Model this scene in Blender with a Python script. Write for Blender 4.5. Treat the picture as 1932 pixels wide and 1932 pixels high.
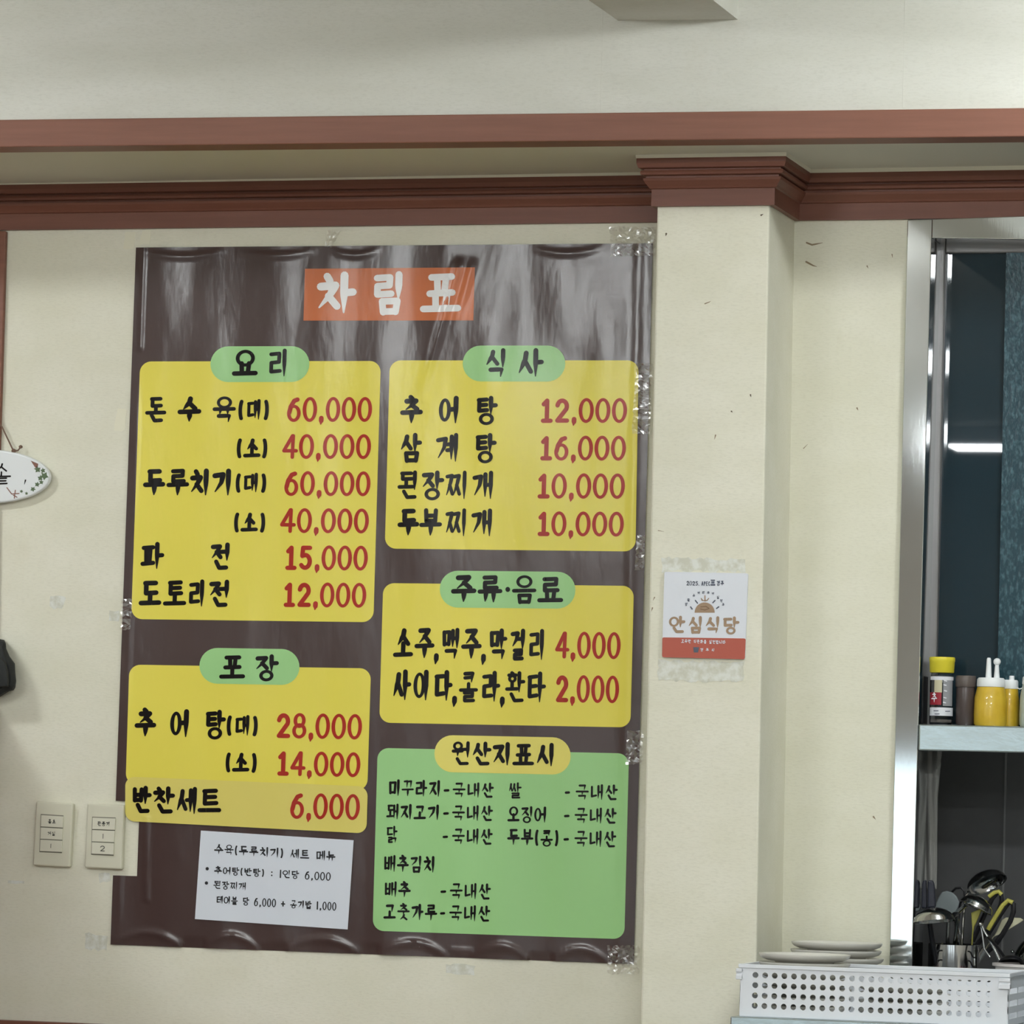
import bpy, bmesh, math, random
import numpy as np
from mathutils import Matrix, Vector
random.seed(7)
SC = bpy.context.scene
for o in list(bpy.data.objects): bpy.data.objects.remove(o)

# ------------------------------------------------------------------ camera
F_PX, HALF = 8700.0, 966.0
YAW, PITCH, ROLL = math.radians(15.36606), math.radians(3.55904), math.radians(1.56142)
CAM = np.array([2.39083516, -8.7, 1.5])
fw = np.array([-math.sin(YAW) * math.cos(PITCH), math.cos(YAW) * math.cos(PITCH), math.sin(PITCH)])
rt = np.cross(fw, [0, 0, 1]); rt /= np.linalg.norm(rt); up = np.cross(rt, fw)
cr, sr = math.cos(ROLL), math.sin(ROLL)
RR, UU = cr * rt + sr * up, -sr * rt + cr * up
cam = bpy.data.cameras.new('camera'); camo = bpy.data.objects.new('camera', cam); SC.collection.objects.link(camo)
camo.matrix_world = Matrix(((RR[0], UU[0], -fw[0], CAM[0]), (RR[1], UU[1], -fw[1], CAM[1]), (RR[2], UU[2], -fw[2], CAM[2]), (0, 0, 0, 1)))
cam.sensor_width = 36; cam.sensor_fit = 'HORIZONTAL'; cam.lens = F_PX / 1932 * 36; cam.clip_end = 60; cam.clip_start = .05
SC.camera = camo

# ------------------------------------------------------------------ world, exposure
w = bpy.data.worlds.new('world'); SC.world = w; w.use_nodes = True
w.node_tree.nodes['Background'].inputs[0].default_value = (.75, .85, 1, 1)
w.node_tree.nodes['Background'].inputs[1].default_value = .3
vs = SC.view_settings
vs.view_transform = 'Standard'; vs.look = 'None'; vs.gamma = 1; vs.use_curve_mapping = False
vs.exposure = -0.18
LAMP_STRENGTH = 80.0
WINDOW_STRENGTH = 1.7

# ------------------------------------------------------------------ helpers
def ray(x, y):
    return RR * ((x - HALF) / F_PX) + UU * (-(y - HALF) / F_PX) + fw
def at(x, y, Y=0.0):                       # photo pixel -> point on the plane of depth Y
    d = ray(x, y); return CAM + d * ((Y - CAM[1]) / d[1])
def atz(x, y, Z):                          # photo pixel -> point on the level of height Z
    d = ray(x, y); return CAM + d * ((Z - CAM[2]) / d[2])
def hs(y): return -0.0092 + 2.96e-5 * (y - 462)      # slope of level lines on the wall
def vl(x): return -0.0357 + 1.25e-5 * (x - 235)      # lean of upright lines on the wall

class MB:
    def __init__(s): s.v = []; s.f = []
    def add(s, V, F):
        b = len(s.v); s.v += [tuple(float(c) for c in p) for p in V]; s.f += [tuple(i + b for i in f) for f in F]; return s
    def box(s, x0, x1, y0, y1, z0, z1):
        return s.add([(x0, y0, z0), (x1, y0, z0), (x1, y1, z0), (x0, y1, z0), (x0, y0, z1), (x1, y0, z1), (x1, y1, z1), (x0, y1, z1)],
                     [(3, 2, 1, 0), (4, 5, 6, 7), (0, 1, 5, 4), (1, 2, 6, 5), (2, 3, 7, 6), (3, 0, 4, 7)])
    def hexa(s, P):                          # eight corners: four in front (counter-clockwise seen from the room), four behind
        return s.add(P, [(0, 1, 2, 3), (7, 6, 5, 4), (0, 4, 5, 1), (1, 5, 6, 2), (2, 6, 7, 3), (3, 7, 4, 0)])
    def slab(s, pts, Yf, Yb):                # outline in the wall's frame, pushed back from Yf to Yb
        A = [at(x, y, Yf) for x, y in pts]; n = len(A)
        B = [(p[0], Yb, p[2]) for p in A]
        return s.add(A + B, [tuple(range(n))[::-1], tuple(range(n, 2 * n))] + [(i, (i + 1) % n, (i + 1) % n + n, i + n) for i in range(n)])
    def lathe(s, prof, c, n=32, axis=None, ang=(0, 2 * math.pi), close=True):
        V = []; full = abs(ang[1] - ang[0]) > 6.28
        m = n if full else n + 1
        for r, z in prof:
            for i in range(m):
                a = ang[0] + (ang[1] - ang[0]) * i / n
                V.append((r * math.cos(a), r * math.sin(a), z))
        if axis is not None:
            q = Vector((0, 0, 1)).rotation_difference(Vector(axis))
            V = [tuple(q @ Vector(p)) for p in V]
        V = [(p[0] + c[0], p[1] + c[1], p[2] + c[2]) for p in V]
        F = []
        for k in range(len(prof) - 1):
            for i in range(n):
                j = (i + 1) % m
                F.append((k * m + i, k * m + j, (k + 1) * m + j, (k + 1) * m + i))
        if full and close:
            if prof[0][0] > 1e-6: F.append(tuple(range(m))[::-1])
            if prof[-1][0] > 1e-6: F.append(tuple((len(prof) - 1) * m + i for i in range(m)))
        return s.add(V, F)
    def tube(s, P, R, n=10, flat=1.0, flatdir=None):
        P = [Vector(p) for p in P]; k = len(P)
        if not hasattr(R, '__len__'): R = [R] * k
        V = []; F = []
        for i, p in enumerate(P):
            t = (P[min(i + 1, k - 1)] - P[max(i - 1, 0)]).normalized()
            ref = Vector(flatdir) if flatdir is not None else (Vector((0, 1, 0)) if abs(t.y) < .9 else Vector((1, 0, 0)))
            a = t.cross(ref).normalized(); b = t.cross(a).normalized()
            for j in range(n):
                an = 2 * math.pi * j / n
                V.append(p + a * (R[i] * math.cos(an)) + b * (R[i] * flat * math.sin(an)))
        for i in range(k - 1):
            for j in range(n):
                F.append((i * n + j, i * n + (j + 1) % n, (i + 1) * n + (j + 1) % n, (i + 1) * n + j))
        F += [tuple(range(n))[::-1], tuple((k - 1) * n + j for j in range(n))]
        return s.add(V, F)

LOC = {}
def finish(o, bevel=0, seg=2, smooth=False, solid=0, subsurf=0):
    if solid:
        m = o.modifiers.new('solid', 'SOLIDIFY'); m.thickness = solid; m.offset = 0
    if bevel:
        m = o.modifiers.new('bevel', 'BEVEL'); m.width = bevel; m.segments = seg; m.limit_method = 'ANGLE'; m.angle_limit = math.radians(35)
    if subsurf:
        m = o.modifiers.new('sub', 'SUBSURF'); m.levels = subsurf; m.render_levels = subsurf
    if smooth:
        for p in o.data.polygons: p.use_smooth = True
        if not subsurf:
            try: o.data.set_sharp_from_angle(angle=math.radians(40))
            except Exception: pass
    return o
def obj(name, mb, mat, parent=None, fix=True, **kw):
    V = np.array(mb.v)
    if parent is None:
        L = np.array([(V[:, 0].min() + V[:, 0].max()) / 2, (V[:, 1].min() + V[:, 1].max()) / 2, V[:, 2].min()])
    else: L = LOC[parent.name]
    me = bpy.data.meshes.new(name); me.from_pydata((V - L).tolist(), [], mb.f); me.update()
    if fix:
        bm = bmesh.new(); bm.from_mesh(me); bmesh.ops.recalc_face_normals(bm, faces=bm.faces[:]); bm.to_mesh(me); bm.free()
    me.materials.append(mat)
    o = bpy.data.objects.new(name, me); SC.collection.objects.link(o)
    if parent is None: o.location = L
    else: o.parent = parent
    LOC[o.name] = L
    return finish(o, **kw)
def thing(name, label, cat, loc, group=None):
    o = bpy.data.objects.new(name, None); SC.collection.objects.link(o); o.location = loc; o.empty_display_size = .03
    LOC[o.name] = np.array(loc, float); return tag(o, label, cat, group)
def tag(o, label, cat, group=None):
    o['label'] = label; o['category'] = cat
    if group: o['group'] = group
    return o
def struct(name, mb, mat, **kw):
    o = obj(name, mb, mat, **kw); o['kind'] = 'structure'; return o

# ------------------------------------------------------------------ materials
def srgb(r, g, b):
    f = lambda c: (c / 12.92 if c <= .04045 else ((c + .055) / 1.055) ** 2.4)
    return (f(r / 255), f(g / 255), f(b / 255), 1)
def mat(name, col, rough=.5, metal=0, spec=.5, trans=0, ior=1.45, alpha=1, emit=None, es=0, coat=0, aniso=0):
    m = bpy.data.materials.new(name); m.use_nodes = True
    b = m.node_tree.nodes['Principled BSDF']
    b.inputs['Base Color'].default_value = col; b.inputs['Roughness'].default_value = rough; b.inputs['Metallic'].default_value = metal
    b.inputs['Specular IOR Level'].default_value = spec; b.inputs['Transmission Weight'].default_value = trans; b.inputs['IOR'].default_value = ior
    b.inputs['Alpha'].default_value = alpha; b.inputs['Coat Weight'].default_value = coat; b.inputs['Anisotropic'].default_value = aniso
    if emit: b.inputs['Emission Color'].default_value = emit; b.inputs['Emission Strength'].default_value = es
    return m
def nodes(m): return m.node_tree.nodes, m.node_tree.links, m.node_tree.nodes['Principled BSDF']
def noise(m, scale, sx=1, sy=1, sz=1, detail=4, rough=.55):
    n, l, b = nodes(m)
    g = n.new('ShaderNodeNewGeometry'); mp = n.new('ShaderNodeMapping'); mp.inputs['Scale'].default_value = (sx, sy, sz)
    t = n.new('ShaderNodeTexNoise'); t.inputs['Scale'].default_value = scale; t.inputs['Detail'].default_value = detail; t.inputs['Roughness'].default_value = rough
    l.new(g.outputs['Position'], mp.inputs[0]); l.new(mp.outputs[0], t.inputs['Vector']); return t
def vary(m, t, c0, c1, lo=.3, hi=.7):
    n, l, b = nodes(m); r = n.new('ShaderNodeValToRGB')
    r.color_ramp.elements[0].position = lo; r.color_ramp.elements[0].color = c0
    r.color_ramp.elements[1].position = hi; r.color_ramp.elements[1].color = c1
    l.new(t.outputs['Fac'], r.inputs[0]); l.new(r.outputs[0], b.inputs['Base Color']); return r
def bump(m, t, s, d):
    n, l, b = nodes(m); k = n.new('ShaderNodeBump'); k.inputs['Strength'].default_value = s; k.inputs['Distance'].default_value = d
    l.new(t.outputs['Fac'], k.inputs['Height']); l.new(k.outputs[0], b.inputs['Normal']); return k
def mix_over(m, base_out, t, col, lo, hi, amount):
    n, l, b = nodes(m); r = n.new('ShaderNodeMapRange'); r.inputs[1].default_value = lo; r.inputs[2].default_value = hi; r.inputs[4].default_value = amount
    mx = n.new('ShaderNodeMix'); mx.data_type = 'RGBA'; mx.inputs[7].default_value = col
    l.new(t.outputs['Fac'], r.inputs[0]); l.new(r.outputs[0], mx.inputs[0]); l.new(base_out, mx.inputs[6]); l.new(mx.outputs[2], b.inputs['Base Color']); return mx.outputs[2]

def wallpaper(name, c0, c1, stain, sx=1, sz=1):
    m = mat(name, c0, .75, spec=.25)
    t = noise(m, 9, sx * .6, 1, sz, 5); r = vary(m, t, c0, c1, .35, .68)
    w1 = noise(m, 260, .35, 1, 1.3, 4, .65)
    o = mix_over(m, r.outputs[0], w1, (c0[0] * .82, c0[1] * .82, c0[2] * .8, 1), .48, .8, .5)
    s = noise(m, 3.1, 1.3, 1, .7, 6, .7); mix_over(m, o, s, stain, .6, .78, .35)
    bump(m, w1, .3, .001); return m
M_WALL = wallpaper('wallpaper_cream', srgb(226, 224, 205), srgb(233, 231, 215), srgb(206, 198, 172))
M_UPPER = wallpaper('wallpaper_upper', srgb(212, 212, 202), srgb(220, 220, 212), srgb(205, 201, 186), .6, 1.5)
M_SOFFIT = mat('soffit_paint', srgb(205, 202, 188), .7)
def wood(name, a, b2, rough=.45):
    m = mat(name, a, rough, spec=.4); t = noise(m, 14, .25, 1, 5, 5, .6); r = vary(m, t, a, b2, .3, .75)
    f = noise(m, 90, .3, 1, 6, 3); bump(m, f, .15, .0006); return m
M_TRIM = wood('brown_trim', srgb(124, 81, 65), srgb(136, 91, 74))
M_CROWN = wood('crown_wood', srgb(112, 70, 56), srgb(124, 80, 65))
M_CAULK = mat('caulk', srgb(226, 222, 205), .6)
def steel(name, c, rough, an=0):
    m = mat(name, c, rough, 1, aniso=an); t = noise(m, 30, 4, 4, .4, 3); bump(m, t, .02, .001); return m
M_STEEL = steel('stainless', (.72, .75, .76, 1), .06)
M_STEEL2 = steel('stainless_utensil', (.55, .55, .55, 1), .13)
M_COUNTER = steel('stainless_counter', (.52, .60, .62, 1), .22)
t = noise(M_COUNTER, 26, 1, 1, 1.6, 4); bump(M_COUNTER, t, .12, .003)
M_DARKGLASS = mat('dark_window_glass', srgb(34, 50, 58), .012, spec=.5)
M_REEDED = mat('textured_glass', srgb(38, 66, 76), .25, spec=.28)
t = noise(M_REEDED, 190, 1, 1, .5, 2, .5); bump(M_REEDED, t, .4, .002); vary(M_REEDED, t, srgb(30, 60, 70), srgb(78, 112, 120), .48, .85)
M_SASH = mat('grey_sash', srgb(128, 126, 126), .35, .3)
M_TILE = mat('dark_kitchen_wall', srgb(100, 100, 100), .55)
t = noise(M_TILE, 6); vary(M_TILE, t, srgb(94, 94, 95), srgb(106, 106, 107))
M_GROUT = mat('grout', srgb(140, 140, 140), .7)
M_CEIL = mat('ceiling_white', srgb(238, 237, 232), .8)
t = noise(M_CEIL, 40); bump(M_CEIL, t, .2, .002)
M_FLOOR = mat('floor_tile', srgb(120, 104, 88), .35)
t = noise(M_FLOOR, 4); vary(M_FLOOR, t, srgb(138, 130, 120), srgb(166, 158, 146))
M_ROOM = mat('room_wall', srgb(206, 203, 194), .8)
t = noise(M_ROOM, 5); vary(M_ROOM, t, srgb(200, 197, 188), srgb(212, 209, 200))
M_FRONT = mat('front_wall_panelling', srgb(146, 138, 128), .7)
t = noise(M_FRONT, 3); vary(M_FRONT, t, srgb(138, 130, 120), srgb(154, 146, 136))
M_LAMP = mat('lamp_diffuser', (1, 1, 1, 1), .5, emit=(.945, .985, .985, 1), es=LAMP_STRENGTH)
M_PANE = mat('daylit_pane', (.9, .95, 1, 1), .1, emit=(.8, .94, 1, 1), es=WINDOW_STRENGTH)
M_WHITEPL = mat('white_plastic', srgb(226, 230, 236), .35)

def vinyl(name, c, rough=.33, spec=.4, bumpy=.36):
    rough = rough - .1
    m = mat(name, c, rough, spec=spec)
    t = noise(m, 16, 1.5, 1, .55, 3, .5); bump(m, t, bumpy, .004); return m
M_BANNER = vinyl('banner_brown', srgb(72, 56, 54), .335, .62)
M_YELLOW = vinyl('print_yellow', srgb(236, 222, 92), .36)
M_GREEN = vinyl('print_green', srgb(162, 213, 144), .36)
M_ORANGE = vinyl('print_orange', srgb(200, 112, 68), .36)
M_PALEYEL = vinyl('print_pale_yellow', srgb(236, 224, 116), .36)
M_STICKER = vinyl('sticker_yellow', srgb(226, 212, 112), .4, bumpy=.12)
M_BLACK = vinyl('print_black', srgb(18, 13, 12), .36, .22)
M_WHITE = vinyl('print_white', srgb(238, 238, 238), .36)
M_RED = vinyl('print_red', srgb(172, 48, 36), .36, .25)
M_PAPER = mat('note_paper', srgb(222, 228, 238), .7)
M_INK = mat('note_ink', srgb(28, 28, 34), .6)

# ------------------------------------------------------------------ lettering made of brush strokes
INI = 'ㄱㄲㄴㄷㄸㄹㅁㅂㅃㅅㅆㅇㅈㅉㅊㅋㅌㅍㅎ'
VOW = 'ㅏㅐㅑㅒㅓㅔㅕㅖㅗㅘㅙㅚㅛㅜㅝㅞㅟㅠㅡㅢㅣ'
FIN = ['', 'ㄱ', 'ㄲ', 'ㄳ', 'ㄴ', 'ㄵ', 'ㄶ', 'ㄷ', 'ㄹ', 'ㄺ', 'ㄻ', 'ㄼ', 'ㄽ', 'ㄾ', 'ㄿ', 'ㅀ', 'ㅁ', 'ㅂ', 'ㅄ', 'ㅅ', 'ㅆ', 'ㅇ', 'ㅈ', 'ㅊ', 'ㅋ', 'ㅌ', 'ㅍ', 'ㅎ']
# a stroke: (points, kind) kind 0 even, 1 tapering to its end, 'o' ring (cx, cy, rx, ry)
def cons(c, fin=False, hor=False):
    if c == 'ㄱ':
        if fin: return [([(.05, .2), (.9, .15), (.82, 1.0)], 1)]
        if hor: return [([(.1, .15), (.9, .1), (.8, .95)], 1)]
        return [([(.08, .13), (.88, .06), (.72, .5), (.15, 1.0)], 1)]
    if c == 'ㄴ':
        if fin: return [([(.1, .05), (.38, .85), (.98, .8)], 0)]
        return [([(.14, .03), (.16, .9), (.98, .8)], 0)]
    if c == 'ㄷ': return [([(.08, .08), (.92, .05)], 0), ([(.16, .1), (.16, .92), (.98, .86)], 0)]
    if c == 'ㄹ': return [([(.08, .06), (.88, .02), (.86, .46), (.12, .5), (.12, .96), (.98, .92)], 0)]
    if c == 'ㅁ': return [([(.1, .06), (.17, .98)], 0), ([(.1, .08), (.92, .04), (.84, .95)], 0), ([(.16, .92), (.84, .9)], 0)]
    if c == 'ㅂ': return [([(.1, .0), (.15, .96)], 0), ([(.9, .0), (.86, .96)], 0), ([(.12, .48), (.88, .46)], 0), ([(.15, .92), (.86, .9)], 0)]
    if c == 'ㅅ': return [([(.55, .0), (.48, .35), (.03, 1.0)], 1), ([(.48, .42), (.95, .95)], 0)]
    if c == 'ㅇ': return [((.5, .5, .5, .5), 'o')]
    if c == 'ㅈ': return [([(.08, .08), (.85, .03), (.55, .48), (.03, 1.0)], 1), ([(.5, .5), (.96, .95)], 0)]
    if c == 'ㅊ': return [([(.4, -.1), (.55, .06)], 0)] + [([(x, .2 + y * .8) for x, y in p], k) for p, k in cons('ㅈ')]
    if c == 'ㅋ': return cons('ㄱ', fin, hor) + [([(.1, .55), (.8, .48)], 0)]
    if c == 'ㅌ': return [([(.1, .05), (.92, .0)], 0), ([(.16, .48), (.88, .44)], 0), ([(.16, .06), (.16, .94), (.98, .88)], 0)]
    if c == 'ㅍ': return [([(.08, .08), (.94, .04)], 0), ([(.32, .1), (.36, .9)], 0), ([(.7, .1), (.64, .9)], 0), ([(.02, .94), (.98, .88)], 0)]
    if c == 'ㅎ': return [([(.42, -.08), (.58, .04)], 0), ([(.06, .24), (.94, .2)], 0), ((.5, .7, .32, .3), 'o')]
    two = {'ㄲ': 'ㄱㄱ', 'ㄸ': 'ㄷㄷ', 'ㅃ': 'ㅂㅂ', 'ㅆ': 'ㅅㅅ', 'ㅉ': 'ㅈㅈ', 'ㄺ': 'ㄹㄱ'}[c]
    out = []
    for i, d in enumerate(two):
        for p, k in cons(d, fin or c == 'ㄺ', hor):
            out.append(([(x * .5 + (.52 if i else -.03), y) for x, y in p], k))
    return out
def vowel(c):
    T = {'ㅏ': [([(.3, 0), (.32, 1)], 1), ([(.3, .47), (1.0, .45)], 0)],
         'ㅐ': [([(.2, .06), (.2, .92)], 1), ([(.9, 0), (.9, 1)], 1), ([(.2, .48), (.9, .46)], 0)],
         'ㅓ': [([(.88, 0), (.86, 1)], 1), ([(-.02, .46), (.86, .44)], 0)],
         'ㅕ': [([(.78, 0), (.76, 1)], 1), ([(.1, .36), (.76, .34)], 0), ([(.1, .58), (.76, .56)], 0)],
         'ㅔ': [([(.46, .06), (.46, .92)], 1), ([(.92, 0), (.92, 1)], 1), ([(.0, .46), (.46, .44)], 0)],
         'ㅖ': [([(.46, .06), (.46, .92)], 1), ([(.92, 0), (.92, 1)], 1), ([(.0, .36), (.46, .34)], 0), ([(.0, .58), (.46, .56)], 0)],
         'ㅣ': [([(.5, 0), (.5, 1)], 1)],
         'ㅗ': [([(.5, .0), (.5, .78)], 0), ([(.0, .86), (1, .8)], 0)],
         'ㅛ': [([(.34, .0), (.36, .8)], 0), ([(.68, .0), (.64, .8)], 0), ([(.0, .86), (1, .82)], 0)],
         'ㅜ': [([(.0, .18), (1, .12)], 0), ([(.52, .16), (.5, 1)], 1)],
         'ㅠ': [([(.0, .18), (1, .12)], 0), ([(.32, .16), (.28, .95)], 1), ([(.68, .14), (.68, 1)], 1)],
         'ㅡ': [([(.0, .55), (1, .45)], 0)]}
    return T[c]
WIDTH = {'ㅕ': .42, 'ㅏ': .38, 'ㅐ': .44, 'ㅓ': .42, 'ㅔ': .48, 'ㅖ': .48, 'ㅣ': .2}
COMP = {'ㅘ': 'ㅗㅏ', 'ㅙ': 'ㅗㅐ', 'ㅚ': 'ㅗㅣ', 'ㅝ': 'ㅜㅓ', 'ㅟ': 'ㅜㅣ'}
def put(S, B):
    x0, y0, x1, y1 = B; out = []
    for p, k in S:
        if k == 'o': out.append(((x0 + p[0] * (x1 - x0), y0 + p[1] * (y1 - y0), p[2] * (x1 - x0), p[3] * (y1 - y0)), 'o'))
        else: out.append(([(x0 + a * (x1 - x0), y0 + b * (y1 - y0)) for a, b in p], k))
    return out
def hangul(ch):
    n = ord(ch) - 0xAC00; i, v, f = INI[n // 588], VOW[n % 588 // 28], FIN[n % 28]
    if v in COMP:
        h, vv = COMP[v]; wv = WIDTH[vv]; xr = 1 - wv
        if f: return put(cons(i, hor=True), (.08, .02, xr - .06, .28)) + put(vowel(h), (0, .34, xr, .6)) + put(vowel(vv), (xr, 0, 1, .66)) + put(cons(f, True), (.2, .72, .94, 1))
        return put(cons(i, hor=True), (.06, .05, xr - .06, .42)) + put(vowel(h), (0, .45, xr, .88)) + put(vowel(vv), (xr, 0, 1, 1))
    if v in WIDTH:
        wv = WIDTH[v]; xr = 1 - wv; ov = {'ㅓ': .0, 'ㅕ': .0, 'ㅐ': -.1, 'ㅔ': -.02, 'ㅖ': -.02, 'ㅏ': -.06}.get(v, -.15)
        if v == 'ㅓ' and i == 'ㅇ': ov = -.1
        if f: return put(cons(i), (0, .06, xr + ov - .02, .54)) + put(vowel(v), (xr, 0, 1, .64)) + put(cons(f, True), (.2, .68, .92 if f != 'ㅇ' else .8, 1))
        return put(cons(i), (0, .1, xr + ov, .86)) + put(vowel(v), (xr, 0, 1, 1))
    if f:
        c1 = .36; hb = (0, .40, 1, .66)
        if v in 'ㅜㅠ': hb = (0, .42, 1, .68)
        if v == 'ㅡ': hb = (0, .42, 1, .64)
        return put(cons(i, hor=True), (.2, .0, .8, c1)) + put(vowel(v), hb) + put(cons(f, True), (.2, .7, .84, 1))
    if v in 'ㅜㅠ': return put(cons(i, hor=True), (.17, .0, .83, .46)) + put(vowel(v), (0, .5, 1, 1))
    if v == 'ㅡ': return put(cons(i, hor=True), (.14, .05, .86, .62)) + put(vowel(v), (0, .74, 1, .96))
    return put(cons(i, hor=True), (.16, .04, .84, .54)) + put(vowel(v), (0, .5, 1, .98))
def arc(cx, cy, rx, ry, a0, a1, n=10):
    return [(cx + rx * math.cos(math.radians(a0 + (a1 - a0) * i / n)), cy + ry * math.sin(math.radians(a0 + (a1 - a0) * i / n))) for i in range(n + 1)]
def latin(c):
    D = {'0': [((.5, .5, .5, .5), 'o')],
         '1': [([(.1, .2), (.52, .02), (.52, 1)], 0), ([(.05, 1), (1, 1)], 0)],
         '2': [(arc(.5, .3, .44, .28, 190, 385, 9) + [(.08, .99), (.98, .99)], 0)],
         '4': [([(.70, .0), (-.02, .70), (1.05, .70)], 0), ([(.76, .0), (.72, 1)], 0)],
         '5': [([(.9, .02), (.22, .02), (.16, .42)], 0), (arc(.46, .68, .46, .31, 245, 505, 12), 0)],
         '6': [([(.82, .02), (.5, .08), (.18, .36), (.04, .66)], 0), ((.5, .69, .46, .31), 'o')],
         '8': [((.5, .25, .38, .25), 'o'), ((.5, .74, .48, .26), 'o')],
         ',': [([(.6, .92), (.55, 1.05), (.25, 1.22)], 1)], '.': [([(.5, .96), (.5, .99)], 0)],
         'I': [([(.5, .0), (.5, 1)], 0)], '-': [([(0, .52), (1, .5)], 0)], '(': [(arc(1.1, .5, .95, .55, 238, 122, 8), 0)], ')': [(arc(-.1, .5, .95, .55, -58, 58, 8), 0)],
         ':': [([(.5, .3), (.5, .34)], 0), ([(.5, .75), (.5, .79)], 0)], '+': [([(.05, .55), (.95, .55)], 0), ([(.5, .25), (.5, .85)], 0)],
         '·': [([(.48, .48), (.54, .5)], 0)], 'A': [([(.0, 1), (.5, 0), (1, 1)], 0), ([(.2, .65), (.8, .65)], 0)],
         'P': [([(.1, 1), (.1, 0), (.8, .05), (.85, .45), (.1, .55)], 0)], 'E': [([(.9, 0), (.1, 0), (.1, 1), (.9, 1)], 0), ([(.1, .5), (.8, .5)], 0)],
         'C': [(arc(.55, .5, .48, .5, 320, 40 , 10)[::-1] if False else arc(.55, .5, .48, .5, -50, -310, 10), 0)], 'g': [(arc(.5, .55, .4, .3, 0, 350, 10), 0), ([(.9, .3), (.9, 1.1), (.2, 1.2)], 0)]}
    return D.get(c, [])

def banner_relief(x, y):                    # waves of the taped-up vinyl, metres off the wall
    top = 467 - .0082 * (x - 257); bot = 1782 + .0375 * (x - 208)
    v = max(0, min(1, (y - top) / (bot - top)))
    r = .0004 * math.sin(x / 17 + y / 210) + .0005 * math.sin(x / 31 - y / 160 + 1.3) + .0006 * math.sin(x / 55 + y / 330 + 2) + .0004 * math.sin((x - y * .5) / 40)
    r *= .55 + .9 * max(0, 1 - abs(v - .1) * 4) + .8 * max(0, 1 - abs(v - .95) * 5)
    for x0, x1 in ((215, 343), (387, 487), (540, 678), (716, 845), (893, 997), (1044, 1148)):     # scallops between the tape stops
        t = (x - (x0 + x1) / 2) / ((x1 - x0) / 2)
        if abs(t) < 1:
            d = y - (bot - 24 * (1 - t * t) - 1); r += .0026 * math.exp(-(d / 6) ** 2) * (1 - t * t * .7)
    for x0, x1 in ((262, 430), (440, 600), (620, 720), (1000, 1140)):                              # sags under the top edge
        t = (x - (x0 + x1) / 2) / ((x1 - x0) / 2)
        if abs(t) < 1:
            d = y - (top + 6 + 12 * (1 - t * t)); r += .0018 * math.exp(-(d / 5) ** 2) * (1 - t * t)
    if 485 < y < 760:                                                                            # the long crease right of the title
        k = min(1, (y - 485) / 20) * max(0, 1 - max(0, y - 640) / 120)
        xc = 868 - (y - 490) * .29; r += .0034 * math.exp(-((x - xc) / 8) ** 2) * k + .0025 * math.exp(-((x - xc - 26) / 7) ** 2) * k * max(0, 1 - (y - 485) / 160)
    le = 257 - (y - 467) * .0363
    r += .0022 * math.exp(-((x - le - 13) / 4) ** 2) * (1 if y < 660 else .35 + .3 * math.sin(y / 60))
    re = 1232 - (y - 459) * .0265
    r += .0012 * math.exp(-((x - re + 26) / 9) ** 2)
    if 1540 < y < 1700: r += .0016 * math.exp(-((x - 276) / 5) ** 2)
    for x0, x1 in ((343, 387), (487, 540), (678, 716), (845, 893), (997, 1044)):
        if x0 < x < x1 and y > bot - 17: r = -.00013 * (y - bot + 17)
    return max(.0012, r * 1.5 + .0042)
def on_banner(lift): return lambda x, y: at(x, y, -(banner_relief(x, y) + lift))
def on_plane(Y): return lambda x, y: at(x, y, Y)

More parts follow.
